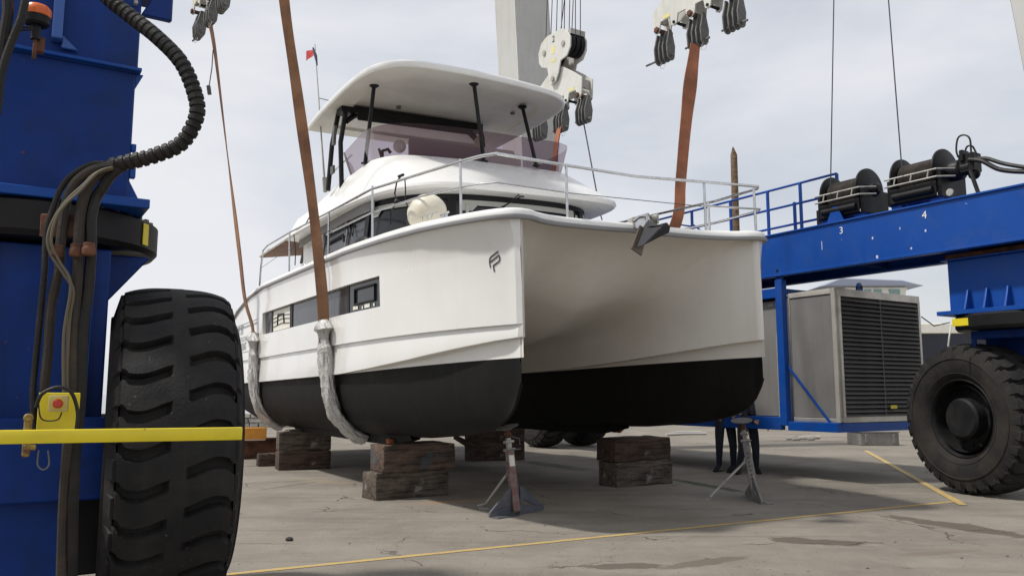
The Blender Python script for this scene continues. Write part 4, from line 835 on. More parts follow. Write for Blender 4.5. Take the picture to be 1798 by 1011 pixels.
m = MB(); m.lathe([(.24, .3), (.24, .75)], (11.46, .52, 1.12), (1, 0, 0), 28); m.build('axle_hub', BLACK, lift_t)
# yellow warning plates on both rings
p = lq(1692, 562, 0, 11.10); m = MB(); m.box((11.0, p.y - .12, 2.49), (11.012, p.y + .12, 2.60)); m.box((11.0, p.y - .22, 2.50), (11.012, p.y - .17, 2.59)); m.build('warning_plate', YEL, lift_t)
p = wq(273, 398, 5.35); m = MB()
for k in range(1): m.box((-.04, -.13, 2.45), (-.02, -.05, 2.62), 0)
mm_ = MB(); a_ = R(-35); c__ = Vector((-.93 + .795 * math.cos(a_), .20 + .795 * math.sin(a_), 2.59)); t__ = Vector((-math.sin(a_), math.cos(a_), 0)); mm_.bar(c__ - t__ * .035, c__ + t__ * .035, .006, .15, up=(0, 0, 1)); mm_.build('warning_plate', YEL, lift_t)
# right beam with overhanging flanges
b0, b1 = -4.0, 24.0
m = MB(); m.box((10.86, b0, 3.64), (10.90, b1, 4.36)); m.box((12.0, b0, 3.64), (12.04, b1, 4.36)); m.box((10.83, b0, 4.36), (12.1, b1, 4.39)); m.box((10.83, b0, 3.60), (10.98, b1, 3.64)); m.box((11.92, b0, 3.60), (12.07, b1, 3.64)); m.box((10.95, b0, 3.85), (12.0, b1, 3.87)); m.build('beam', BLUE, lift_t, bev=.004)
m = MB()
for b in (-3.2, -1.6, .4, 2.2, 4.4, 6.6, 9.0): m.box((10.905, b, 3.645), (11.995, b + .03, 3.85))
m.build('beam_web', BLUED, lift_t)
m = MB(); m.box((11.2, -3.6, 3.53), (12.2, .74, 3.60)); m.build('spacer_plate', RUST, lift_t, bev=.003)
for s_, px, py in (('3', 1477, 405), ('4', 1623, 378)):
    p = lq(px, py, 0, 10.855); text(s_, .165, basis(p, (0, -1, 0), (0, 0, 1)), mk('white_lettering', (0.75, 0.76, 0.78), 0.5), 'painted_number', lift_t, .001)
m = MB()
for px, py, a, b in ((1443, 431, 1, 15), (1532, 418, 2, 4), (1540, 451, 3, 5), (1625, 405, 2, 4), (1600, 436, 2, 3), (1580, 401, 1, 4)):
    p = lq(px, py, 0, 10.857); m.box((p.x, p.y - .006 * a, p.z - .005 * b), (p.x + .003, p.y + .006 * a, p.z + .005 * b))
m.build('paint_chips', mk('paint_chip', (0.55, 0.58, 0.62), 0.7), lift_t)
# railing on the right beam
def rail_run(a, bs, zt=5.55, zb=4.39, name='walkway_railing'):
    m = MB()
    for h in (0, -.40, -.80): m.tube([(a, bs[0], zt + h), (a, bs[-1], zt + h)], .022, 6)
    return m
rl = thing('walkway_railing', '', '', LM); del rl['label']; del rl['category']; rl.parent = lift_t; rl.matrix_local = I4
for z in (5.55, 5.16, 4.77): m = MB(); m.tube([(11.95, 3.12, z), (11.95, 7.1, z), (11.95, 10.6, z)] if z < 5.5 else [(11.95, 3.12, z), (11.95, 10.6, z)], .024, 6); m.build('rail', BLUE, rl)
for b in (3.12, 3.95, 4.10, 4.75, 5.75, 6.9, 8.2, 10.6): m = MB(); m.bar((11.95, b, 4.39), (11.95, b, 5.55 if b != 4.10 else 5.2), .05, .05, up=(0, 1, 0)); m.build('post', BLUE, rl, bev=.004)
m = MB(); m.tube([(11.95, 6.9, 5.2), (11.4, 6.9, 5.2), (11.2, 6.9, 4.39)], .02, 6); m.tube([(11.95, 5.75, 4.4), (11.5, 6.4, 5.1)], .02, 6); m.build('gate_stay', BLUE, rl)
# winches
def winch(bc, number, motor):
    w = bpy.data.objects.new('winch', None); col.objects.link(w); w.parent = lift_t; w.matrix_local = Matrix.Translation((11.35, bc, 4.39))
    m = MB(); m.lathe([(.25, -.34), (.25, .30)], (0, 0, .53), (0, 1, 0), 40, caps=False)
    for i in range(26):
        b = -.32 + i * .024; m.lathe([(.262, b), (.27, b + .006), (.262, b + .012)], (0, 0, .53), (0, 1, 0), 36, caps=False)
    m.build('cable_drum', WIREC, w, ang=60)
    for b, r_ in ((-.38, .385), (.32, .385)):
        m = MB(); m.lathe([(r_ - .02, b - .0), (r_, b + .008), (r_, b + .035), (r_ - .02, b + .045)], (0, 0, .53), (0, 1, 0), 48); m.build('flange', BLACK, w)
    m = MB(); m.box((-.33, -.47, .10), (.36, -.40, .52)); m.box((-.33, .38, .10), (.36, .44, .52)); m.box((-.36, -.40, .12), (-.33, .38, .36)); m.box((-.33, -.4, .10), (.36, .38, .13)); m.build('side_frame', BLACK, w, bev=.01)
    m = MB(); m.tube([(-.38, -.36, .22), (-.38, .30, .22)], .06, 12); m.lathe([(.07, -.40), (.12, -.43), (.12, -.50), (.06, -.56)], (0, 0, .53), (0, 1, 0), 16); m.build('press_roller', BLACK, w)
    m = MB()
    for z in (.40, .52): m.tube([(-.42, -.46, z), (-.42, .42, z)], .014, 6); m.tube([(-.42, -.46, z), (-.20, -.62, z)], .014, 6)
    for b in (-.30, -.02, .26): m.tube([(-.42, b, .40), (-.42, b - .03, .52)], .012, 6)
    m.build('guard_rail', GALVL, w)
    m = MB(); m.box((-.30, -.44, .002), (-.18, -.26, .10)); m.box((-.30, .22, .002), (-.18, .40, .10)); m.box((.18, -.44, .002), (.30, -.26, .10)); m.box((.18, .22, .002), (.30, .40, .10)); m.box((-.31, -.46, .09), (.31, .42, .115)); m.build('winch_foot', BLUE, w, bev=.006)
    if not motor:
        m = MB(); m.prism([(0, 0), (.34, 0), (.22, .26), (.12, .26)], (-.40, .20, .01), (0, -1, 0), (0, 0, 1), .03); m.build('lifting_lug', BLUE, w, bev=.004)
        m = MB(); m.prism([(0, 0), (.5, 0), (.42, .62), (.12, .62)], (-.1, .62, .0), (0, -1, 0) if False else (1, 0, 0), (0, 0, 1), .06); m.box((-.2, .46, .0), (.3, .58, .34)); m.build('gear_cover', BLACK, w, bev=.01)
    else:
        m = MB(); m.lathe([(.16, -.47), (.16, -.62), (.11, -.64), (.11, -.78)], (0, 0, .53), (0, 1, 0), 20); m.box((-.10, -.86, .45), (.12, -.62, .74)); m.box((-.14, -.72, .62), (.05, -.66, .80)); m.ball((.0, -.8, .42), .09, 10, 8); m.build('hydraulic_motor', BLACK, w, bev=.01)
        m = MB()
        m.tube(catmull([(-.05, -.80, .70), (-.05, -.80, .95), (-.05, -.72, 1.04), (-.05, -.62, 1.02), (-.05, -.58, .85), (-.05, -.60, .72)], 6), .014, 6); m.tube(catmull([(.02, -.66, .70), (.02, -.70, .86), (.0, -.8, .85), (.0, -.86, .7)], 6), .014, 6)
        m.tube(catmull([(-.12, -.80, .62), (-.14, -1.0, .55), (-.12, -1.25, .36), (-.10, -1.65, .24), (-.1, -1.9, .22)], 8), .035, 8); m.tube(catmull([(-.08, -.86, .62), (-.1, -1.05, .58), (-.1, -1.3, .44), (-.10, -1.65, .30), (-.1, -1.9, .28)], 8), .03, 8); m.tube(catmull([(-.1, -.8, .45), (-.12, -.86, .25), (-.12, -.92, .02)], 6), .03, 8)
        m.build('hydraulic_hose', HOSE, w)
        m = MB(); m.lathe([(.055, 0), (.055, .03)], (-.36, -.62, .12), (-1, 0, 0), 14); m.build('lamp', GALVL, w)
    return w
winch(2.42, 3, False); winch(1.08, 4, True)
# pale portal legs at the rear right and front right corners
def leg(base, top, name='portal_leg'):
    m = MB(); m.hexa(base + top); return m.build(name, GREYP, lift_t, bev=.01)
def corner(px, py, a): return lq(px, py, 0, a)
A0 = 10.83
t0, t1 = lq(903, 0, 0, A0), lq(913, 200, 0, A0); dz = (t0.z - t1.z); sl = (t0.y - t1.y) / dz
def yb(z): return t1.y + sl * (z - t1.z)
bf0 = 4.395; ztp = 15.0
w0 = .92
leg([(A0, yb(bf0), bf0), (A0 + 1.22, yb(bf0), bf0), (A0 + 1.22, yb(bf0) + w0, bf0), (A0, yb(bf0) + w0, bf0)], [(A0, yb(ztp), ztp), (A0 + 1.22, yb(ztp), ztp), (A0 + 1.22, yb(ztp) + w0 * 1.2, ztp), (A0, yb(ztp) + w0 * 1.2, ztp)])
q0, q1 = lq(1773, 0, 0, A0), lq(1798, 130, 0, A0); s2 = (q0.y - q1.y) / (q0.z - q1.z); yc = lambda z: q1.y + s2 * (z - q1.z)
leg([(A0, yc(bf0) - 1.2, bf0), (A0 + 1.2, yc(bf0) - 1.2, bf0), (A0 + 1.2, yc(bf0), bf0), (A0, yc(bf0), bf0)], [(A0, yc(ztp) - 1.6, ztp), (A0 + 1.2, yc(ztp) - 1.6, ztp), (A0 + 1.2, yc(ztp), ztp), (A0, yc(ztp), ztp)])
# rear right column and trucks
m = MB(); m.box((11.0, 11.4, 2.5), (12.1, 13.6, 3.6)); m.box((11.6, 11.2, 1.2), (12.3, 14.2, 2.5)); m.build('rear_column', BLUED, lift_t, bev=.01)
m = MB(); m.box((-1.1, 20.0, 2.5), (-.2, 21.6, 3.59)); m.box((-1.2, 20.2, .9), (-.55, 21.2, 2.5)); m.build('rear_column', BLUED, lift_t, bev=.01)
# winch cables going up to the portal, and thin lines at the far block
WT = lambda p, q, n='hoist_cable', r=.011: MB().tube([p, q], r, 5).build(n, WIRE, lift_t)
WT(Vector((11.12, 2.66, 4.98)), lq(1464, 0, 0, 11.3)); WT(lq(1464, 0, 0, 11.3), lq(1460, -60, 0, 11.3)); WT(Vector((11.12, 1.30, 4.98)), lq(1560, 0, 0, 11.3)); WT(lq(1560, 0, 0, 11.3), lq(1546, -60, 0, 11.3))
# big spiral wrapped hose loop beside the left column
hp = [wq(*p) for p in ((150, -60, 4.75), (185, -8, 4.7), (228, 28, 4.68), (275, 65, 4.66), (318, 110, 4.66), (342, 165, 4.66), (345, 205, 4.66), (320, 250, 4.66), (275, 272, 4.64), (225, 285, 4.62), (192, 292, 4.6))]
cp = catmull(hp, 26); tot = []; d = 0; m = MB(); last = cp[0]; ring_pts = []; rr = []
for p in cp:
    d += (p - last).length; last = p; f = (d / .043) % 1.0
    rr.append(.046 if f < .66 else .037); ring_pts.append(p)
m.tube(ring_pts, rr, 16); m.build('spiral_wrapped_hose', HOSE, lift_t, ang=20)
def hose(pts, r, mat=HOSEB, name='hose'): return MB().tube(catmull([wq(*p) for p in pts], 8), r, 10).build(name, mat, lift_t)
hose([(200, 290, 4.6), (165, 288, 4.58), (130, 305, 4.56), (108, 330, 4.55), (92, 370, 4.55), (83, 400, 4.55), (80, 430, 4.55), (78, 480, 4.55), (70, 560, 4.58), (62, 640, 4.6), (58, 690, 4.6), (60, 760, 4.62)], .017, HOSE)
hose([(200, 292, 4.57), (165, 298, 4.55), (135, 318, 4.54), (118, 350, 4.54), (112, 385, 4.54), (106, 432, 4.54), (104, 470, 4.56), (90, 540, 4.58), (84, 620, 4.6), (76, 700, 4.62), (74, 770, 4.66)], .026)
hose([(205, 294, 4.6), (180, 300, 4.58), (158, 322, 4.56), (146, 352, 4.56), (140, 390, 4.55), (138, 430, 4.55), (136, 490, 4.56), (130, 580, 4.58), (128, 690, 4.6), (118, 800, 4.64), (112, 900, 4.7), (108, 1030, 4.75)], .030)
hose([(215, 292, 4.62), (195, 308, 4.6), (180, 330, 4.6), (168, 350, 4.6), (160, 385, 4.58), (160, 430, 4.58), (156, 500, 4.6), (146, 580, 4.6), (142, 690, 4.62), (132, 800, 4.66), (128, 900, 4.7), (126, 1030, 4.78)], .030, HOSE)
hose([(198, 296, 4.54), (168, 305, 4.52), (146, 326, 4.50), (118, 352, 4.48), (95, 385, 4.47), (84, 420, 4.47), (92, 450, 4.48), (112, 480, 4.5), (128, 510, 4.52), (122, 560, 4.54), (118, 640, 4.56), (120, 690, 4.58)], .010, mk('khaki_cable', (0.12, 0.10, 0.065), 0.6))
hose([(198, 294, 4.53), (172, 303, 4.5), (140, 336, 4.48), (116, 358, 4.46), (98, 385, 4.46), (90, 425, 4.46), (104, 458, 4.48), (124, 500, 4.5), (112, 590, 4.53), (112, 700, 4.56)], .008, MATS['khaki_cable'])
hose([(12, -20, 4.5), (14, 20, 4.5), (8, 60, 4.5), (2, 110, 4.5), (-8, 200, 4.5)], .030, HOSE); hose([(48, -20, 4.45), (38, 30, 4.45), (22, 70, 4.46), (8, 110, 4.46), (-6, 170, 4.46)], .022, HOSE)
hose([(58, 52, 4.52), (30, 55, 4.5), (12, 66, 4.5), (-4, 92, 4.5)], .006, HOSE); hose([(56, 48, 4.52), (34, 49, 4.5), (14, 58, 4.5), (-6, 84, 4.5)], .006, HOSE)
m = MB()
for x, y in ((100, 440), (134, 438), (156, 436)): p = wq(x, y, 4.5); m.lathe([(.030, -.04), (.036, -.03), (.036, .0), (.030, .01), (.033, .03)], p, (0, 0, 1), 12)
pa, pb = wq(72, 396, 4.56), wq(166, 397, 4.6); m.bar(pa, pb, .03, .13); m.build('hose_clamp', RUST, lift_t, bev=.004)
# amber beacon
bc = wq(65, 30, 4.62); bea = bpy.data.objects.new('beacon', None); col.objects.link(bea); bea.parent = lift_t; bea.location = bc
m = MB(); m.lathe([(.072, .0), (.076, .02), (.074, .045), (.06, .062), (.0, .066)], (0, 0, 0), (0, 0, 1), 28); m.build('amber_lens', mk('amber_lens', (0.85, 0.17, 0.01), 0.3, spec=0.6, var=(9, (0.62, 0.10, 0.01), 0.4, 0.7)), bea)
m = MB(); m.lathe([(.055, -.055), (.068, -.045), (.072, -.002), (.0, -.0)], (0, 0, 0), (0, 0, 1), 28); m.lathe([(.025, -.14), (.025, -.05)], (0, 0, 0), (0, 0, 1), 14); m.build('beacon_base', BLACK, bea)
m = MB(); m.bar((0, .03, -.16), (.05, .03, -.16), .05, .09); m.tube([(0, 0, -.13), (0, 0, -.26)], .012, 8); m.build('bracket', RUST, bea, bev=.003)
# yellow bumper bar with control plate
ya, yb_ = wq(-60, 768, 4.02), wq(425, 760.5, 4.48)
m = MB(); m.bar(ya, yb_, .055, .066); m.build('bumper_bar', YEL, lift_t, bev=.004, seg=2)
m = MB(); p0, p1 = wq(66, 722, 4.46), wq(139, 722, 4.54); m.bar(p0, p1, .006, .20); m.build('control_plate', YEL, lift_t, bev=.003)
pe = wq(103, 708, 4.40); dY = LM.to_3x3().inverted() @ Vector((0, -1, 0))
xa = (p1 - p0).normalized(); ya_ = Vector((0, 0, 1)); za = xa.cross(ya_).normalized()
m = MB(); m.bar(pe - xa * .045, pe + xa * .045, .06, .085); m.build('switch_box', mk('pale_yellow_box', (0.52, 0.42, 0.16), 0.5), lift_t, bev=.006, seg=2)
m = MB(); m.lathe([(.030, .03), (.030, .036), (.0, .036)], pe, za, 24); m.build('yellow_collar', YEL, lift_t); m = MB(); m.lathe([(.0, .06), (.018, .06), (.024, .052), (.024, .03)][::-1], pe, za, 24); m.build('stop_button', RED, lift_t)
m = MB(); m.tube(catmull([pe + xa * (-.10) + Vector((0, 0, -.02)) + za * .03, pe + xa * (-.075) + Vector((0, 0, .05)) + za * .04, pe + Vector((0, 0, .085)) + za * .04, pe + xa * .06 + Vector((0, 0, .055)) + za * .04, pe + xa * .095 + Vector((0, 0, -.05)) + za * .04, pe + xa * .09 + Vector((0, 0, -.17)) + za * .04], 8), .010, 8); m.build('cable', HOSE, lift_t)
m = MB(); m.tube(catmull([pe + xa * (-.09) + za * .03, pe + xa * (-.07) + Vector((0, 0, -.08)) + za * .03, pe + Vector((0, 0, -.085)) + za * .03, pe + xa * (.02) + Vector((0, 0, -.045)) + za * .03], 6), .004, 6); m.build('thin_cable', HOSE, lift_t)
m = MB(); a_ = wq(50, 733, 4.38); m.bar(a_ + Vector((0, 0, .02)), a_ + Vector((0, 0, -.20)), .035, .05, up=za); m.lathe([(.022, -.03), (.022, .03)], a_ + Vector((0, 0, 0)), za, 12); m.bar(wq(40, 785, 4.36), wq(62, 785, 4.4), .04, .03); m.build('bar_hinge', mk('rusty_yellow', (0.42, 0.30, 0.04), 0.6, var=(9, (0.12, 0.05, 0.03), 0.45, 0.6)), lift_t, bev=.006)
m = MB(); m.tube(catmull([wq(68, 790, 4.4), wq(66, 815, 4.4), wq(76, 824, 4.4), wq(86, 815, 4.4), wq(84, 790, 4.4)], 6), .004, 6); m.build('wire_loop', GALV, lift_t)
m = MB(); m.tube(catmull([wq(1670, 572, 12.2), wq(1667, 590, 12.2), wq(1665, 608, 12.25)], 4), .012, 6); m.build('white_cable', WHITEP, lift_t)

# ================================================================== SLING BLOCKS (x along the beam, z up, hung by a middle pin)
def teardrop(w, h, r):                          # pointed top at 0, round bottom at -h
    pts = [(-.035, 0), (.035, 0), (w / 2, -h * .52)]
    for i in range(9):
        a = math.pi * i / 8; pts.append((r * math.cos(a), -h + r - r * math.sin(a)))
    pts += [(-w / 2, -h * .52)]; return pts
SPR = [(-1.18, .06), (-1.12, -.02), (-1.03, -.04), (-.97, .02), (-.93, .17), (-.62, .17), (-.58, .0), (-.50, -.04), (-.42, .0), (-.38, .17), (-.15, .17), (-.12, .02), (0, -.05), (.12, .02), (.15, .17), (.38, .17), (.42, .0), (.50, -.04), (.58, .0), (.62, .17), (.93, .17), (.97, .02), (1.03, -.04), (1.12, -.02), (1.18, .06), (1.18, .42), (.80, .62), (.30, .86), (-.30, .86), (-.80, .62), (-1.18, .42)]
def sling_block(M, label, head, num, rods=True):
    b = thing('sling_block', label, 'sling block', M, 'pulley blocks that hold the lifting slings')
    for a in (-.16, .13):
        m = MB(); m.prism([(x * .84, z) for x, z in SPR], (a, 0, 0), (0, 1, 0), (0, 0, 1), .03); m.build('spreader_plate', CREAM, b, bev=.004)
    m = MB()
    for x in (-.92, .92): m.box((-.13, x * .98 - .02, .2), (.13, x * .98 + .02, .40))
    m.build('end_spacer', GALVL, b, bev=.004)
    for x in (-.865, 0, .865):
        m = MB(); m.lathe([(.045, -.21), (.045, .21)], (0, x, .03), (1, 0, 0), 16); m.lathe([(.065, -.20), (.065, -.17)], (0, x, .03), (1, 0, 0), 6); m.lathe([(.065, .17), (.065, .20)], (0, x, .03), (1, 0, 0), 6); m.build('lug_pin', RUST, b)
    for x in (-.42, .42):
        m = MB(); m.lathe([(.03, -.18), (.03, .18)], (0, x, .03), (1, 0, 0), 12); m.build('spare_pin', BLACK, b)
    td = teardrop(.24, .62, .10); k = 0
    for x in (-.865, 0, .865):
        for i in range(4):
            m = MB(); m.prism([(q * (1 if i % 2 else .96), z) for q, z in td], (0, x - .165 + i * .11, .02 - .0 * i), (1, 0, 0), (0, 0, 1), .032)
            m.lathe([(.045, .0), (.05, -.012), (.02, -.016)], (0, x - .165 + i * .11 - .032, -.50), (0, 1, 0), 12)
            m.build('shackle_plate', GALV, b, bev=.008)
    if rods:
        m = MB(); m.tube([(0, -.30, -.50), (0, .30, -.50)], .022, 8); m.tube([(-.02, -.86 - .33, -.52), (-.02, -.86 + .25, -.50)], .022, 8); m.tube([(0, .62, -.50), (0, 1.36, -.48)], .022, 8); m.build('sling_pin', GALV, b)
        m = MB()
        for x in (-.2, .86): m.tube(catmull([(-.05, x, -.55), (-.08, x + .03, -.68), (-.08, x - .05, -.74), (-.05, x - .1, -.62)], 5), .005, 4)
        m.build('keeper_wire', STEEL, b)
    m = MB()
    for x, z in ((-.62, .19), (.62, .19)): m.box((-.166, x - .10, z), (-.162, x + .08, z + .07))
    m.build('load_sticker', mk('yellow_sticker', (0.75, 0.62, 0.12), 0.5, var=(30, (0.62, 0.60, 0.5), 0.45, 0.6)), b) if 'yellow_sticker' not in MATS else m.build('load_sticker', MATS['yellow_sticker'], b)
    if head:
        H = [(-.12, .55), (.10, .50), (.18, .62), (.28, .95), (.52, 1.02), (.66, 1.16), (.70, 1.40), (.58, 1.62), (.34, 1.72), (-.30, 1.72), (-.55, 1.60), (-.70, 1.42), (-.70, 1.20), (-.56, 1.02), (-.30, .98), (-.22, .72)]
        for a in (-.24, .20):
            m = MB(); m.prism([(x * .92, z) for x, z in H], (a, 0, 0), (0, 1, 0), (0, 0, 1), .035); m.build('head_plate', CREAM, b, bev=.006)
        for y in (-.38, .38):
            m = MB()
            for a in (-.13, 0.0, .13): m.lathe([(.2, a - .045), (.265, a - .045), (.245, a), (.265, a + .045), (.2, a + .045)], (0, y, 1.34), (1, 0, 0), 28)
            m.build('sheave', BLACK, b); m = MB(); m.lathe([(.06, -.27), (.06, .27)], (0, y, 1.34), (1, 0, 0), 14); m.build('sheave_pin', GALVL, b)
        m = MB(); m.box((-.2, -.60, 1.52), (.2, -.5, 1.64)); m.box((-.2, .5, 1.52), (.2, .6, 1.64)); m.lathe([(.06, -.28), (.06, .28)], (0, 0, .62), (1, 0, 0), 12); m.build('head_spacer', GALVL, b)
        m = MB(); m.box((-.244, -.05, 1.22), (-.241, .08, 1.40)); m.box((-.244, -.06, 1.02), (-.241, .09, 1.10)); m.build('head_sticker', MATS['yellow_sticker'], b)
        if num: text(num, .22, basis((-.243, .02, 1.56), (0, -1, 0), (0, 0, 1)), BLACK, 'painted_number', b, .001)
        for y, dx, dy in ((-.6, 0, .1), (-.16, 0, -.1), (.16, 0, .1), (.6, 0, .3)):
            for a in (-.07, .07):
                m = MB(); m.tube([(a, y, 1.45), (a + dx, y * .62 + dy * .2, 9.0)], .011, 5); m.build('hoist_cable', WIRE, b)
        m = MB(); m.tube([(.1, .3, 1.5), (.1, -1.0, 9.0)], .011, 5); m.tube([(-.1, -.5, 1.6), (-.1, -.75, 9.0)], .011, 5); m.build('crossing_cable', WIRE, b)
    return b
def bM(org, tilt=0, yaw=0): return Matrix.Translation(org) @ Matrix.Rotation(R(32 + yaw), 4, 'Z') @ Matrix.Rotation(R(tilt), 4, 'X')
hy = 14.6
c1 = at(1223, 31, hy)
sling_block(bM(c1, 0, 2), 'cream sling block nearest the right winches, orange sling hanging from its middle', True, None)
c2 = at(985, 189, 18.3)
sling_block(bM(c2, 3), 'cream sling block numbered 2 hanging beside the grey portal leg', True, '2')
c3 = at(371, 2, 17.9)
sling_block(bM(c3, 0, 5), 'sling block over the far left sling, seen nearly end on', True, None)
c4 = at(482, -250, 12.5)
sling_block(bM(c4), 'sling block above the near brown sling, at the top of the photo', True, None)

# ================================================================== SLINGS
def b2w(p): return BM @ Vector(p)
def strap(pts, w, wd, mat, label, grp='lifting slings round the hulls', th=.012, twist=None, rp=None, name='lifting_sling'):
    """pts world points; wd(t) = unit width direction"""
    P = resample(catmull(pts, 8), 60); o = []
    rowsA = []
    for i, p in enumerate(P):
        t = i / (len(P) - 1); d = (P[min(i + 1, 59)] - P[max(i - 1, 0)]).normalized(); x = wd(t); x = (x - d * x.dot(d)).normalized(); nn = d.cross(x)
        ww = w(t) if callable(w) else w; fold = .012 * math.sin(t * 9)
        rowsA.append([p - x * ww / 2 - nn * th, p - nn * (th + fold * .4), p + x * ww / 2 - nn * th, p + x * ww / 2 + nn * th, p + nn * (th * .4 + fold * .3), p - x * ww / 2 + nn * th])
    m = MB(); m.grid(rowsA, closed=True); s_ = m.build(name, mat, None, ang=25); tag(s_, label, 'lifting sling', grp); return s_
BX = BM.to_3x3() @ Vector((0, 1, 0))
def wrap(us, v_sign, label_parent, pts, r0=.19):
    """crumpled plastic film round the sling where it lies on the hull"""
    P = resample(catmull(pts, 8), 70); rows = []
    for i, p in enumerate(P):
        t = i / 69; d = (P[min(i + 1, 69)] - P[max(i - 1, 0)]).normalized(); x = (BX - d * BX.dot(d)).normalized(); nn = d.cross(x); row = []
        sw = (.55 + 1.9 * min(1, t * 9)) if t < .08 else 1.0
        if .10 < t < .2: sw = .72 + 2.8 * abs(t - .15)
        for k in range(44):
            a = 2 * math.pi * k / 44
            q = Vector((math.cos(a) * 1.6, math.sin(a) * 1.6, t * 7 + us)); nz = noise.noise(Vector((q.x, q.y, t * 4 + us))) * .25 + noise.noise(Vector((math.cos(a + t * 2) * 5.5, math.sin(a + t * 2) * 5.5, t * 6 + us))) * .42 + noise.noise(Vector((math.cos(a - t) * 9, math.sin(a - t) * 9, t * 9 + us))) * .22
            rx = r0 * (1 + .34 * nz) * sw * (.94 + .10 * math.sin(t * 3)); ry = .082 * (1 + 1.0 * nz) * min(1.3, sw + .1)
            rows_p = p + x * rx * math.cos(a) + nn * ry * math.sin(a); row.append(rows_p)
        rows.append(row)
    m = MB(); m.grid(rows, closed=True); m.build('plastic_wrap', PLAST, label_parent, ang=50)
# port side slings
def hullpath(u, sg, bot=.70, du=0.0):
    L_ = [(2.56, 2.9), (2.54, 2.5), (2.52, 2.1), (2.50, 1.78), (2.45, 1.45), (2.34, 1.15), (2.12, .92), (1.90, .78)]
    return [b2w((sg * v, u + du * i / 7, z)) for i, (v, z) in enumerate(L_)]
nb = hullpath(4.95, -1, du=-.05)
fu0, fu1 = on(BM, 445, 600, 0, -2.54).y, on(BM, 492, 745, 0, -1.9).y; fb = hullpath(fu0, -1, du=fu1 - fu0)
n_top = c4 + Vector((0, 0, -.5)); f_top = c3 + Vector((0, 0, -.55))
n_top = at(486, -140, 12.55)
LX = Vector((-math.sin(R(32)), math.cos(R(32)), 0))
sl1 = strap([n_top, at(500, 10, 12.68), at(520, 150, 12.8), at(548, 352, 12.92), nb[0] + Vector((-.02, -.02, .25)), nb[1], nb[2], nb[3], nb[4], nb[5], nb[6], nb[7]], lambda t: .165 + .012 * math.sin(t * 20), lambda t: (BX * -.25 + Vector((.9, .35, 0))) if t < .8 else BX, STRAPB, 'broad brown sling on the near left, white plastic round its foot')
wrap(3, -1, sl1, [nb[0].lerp(nb[1], .6)] + nb[1:])
sl2 = strap([f_top, at(378, 95, 17.9), at(398, 260, 17.95), at(420, 440, fb[0].y - .04), at(430, 525, fb[0].y - .03), fb[0], fb[1], fb[2], fb[3], fb[4], fb[5], fb[6], fb[7]], lambda t: .22 - .05 * math.sin(t * 9), lambda t: (BX + Vector((.55, .2, 0)) * max(0, 1 - t * 2)), STRAPB, 'thin brown sling at the far left, plastic wrapped below')
wrap(8, -1, sl2, [fb[0] + Vector((0, 0, -.1))] + fb[1:], .20)
r_top = at(1221, 78, 14.55); rb = hullpath(3.4, 1)
sl3 = strap([r_top, at(1213, 140, 14.4), at(1203, 230, 14.3), at(1195, 320, 14.15), at(1187, 392, 14.0), rb[0] + Vector((.03, .02, .2)), rb[1], rb[3], rb[5], rb[7]], lambda t: .185 + .05 * math.exp(-((t - .12) / .06) ** 2) + .015 * math.sin(t * 11) + .05 * t, lambda t: (Vector((.95, .3, 0)) - BX * .1) if t < .62 else BX, STRAP, 'orange sling rising behind the bow rail to the big cream block')
rr_top = at(982, 224, 18.25); rb2 = hullpath(9.3, 1)
sl4 = strap([rr_top, at(977, 252, 18.2), at(974, 290, 18.1), at(968, 360, 17.9), rb2[0] + Vector((.05, .02, .3)), rb2[1], rb2[3], rb2[5], rb2[7]], .19, lambda t: BX, STRAP, 'short orange sling under the block numbered 2')
# hanging remote pendant lines
m = MB(); m.tube([at(374, 88, 17.7), at(372, 120, 17.7), at(367, 152, 17.7)], .012, 5); m.bar(at(366, 151, 17.7), at(368, 166, 17.7), .07, .07); tag(m.build('weighted_cord', WIRE), 'thin cord with a small black weight hanging beside the far left sling', 'cord')
m = MB(); m.tube([at(1024, 212, 18.0), at(1047, 335, 17.6)], .016, 5); m.tube([at(1053, 372, 17.5), at(1057, 386, 17.4)], .016, 5); m.tube([at(1047, 335, 17.6), at(1053, 372, 17.5)], .016, 5); tag(m.build('tag_line', WIRE), 'thin grey line slanting down from the block numbered 2', 'cord')

# ================================================================== POWER PACK hung under the right beam
pc = lq(1470, 505, 0, 11.25)
YA = pc.y  # near corner along the beam
pk = thing('power_pack', 'steel generator cabinet with dark louvres in a blue frame under the beam', 'generator', LM)
zt_, zb_ = lq(1470, 505, 0, 11.0).z, lq(1470, 748, 0, 11.0).z
def pk_px(px, a): return lq(px, 600, 0, a).y
yb0 = lq(1470, 600, 0, 11.0).y
AX = 11.0; y1_ = lq(1385, 600, 0, AX).y; y2_ = lq(1371, 600, 0, AX - .12).y
m_ = MB(); m_.box((AX + .03, yb0 + .03, zb_ + .08), (AX + lq(1616, 600, 1, yb0).x - AX - .02, yb0 + 7.2, zt_ - .03)); m_.build('cabinet_core', VOID, pk)
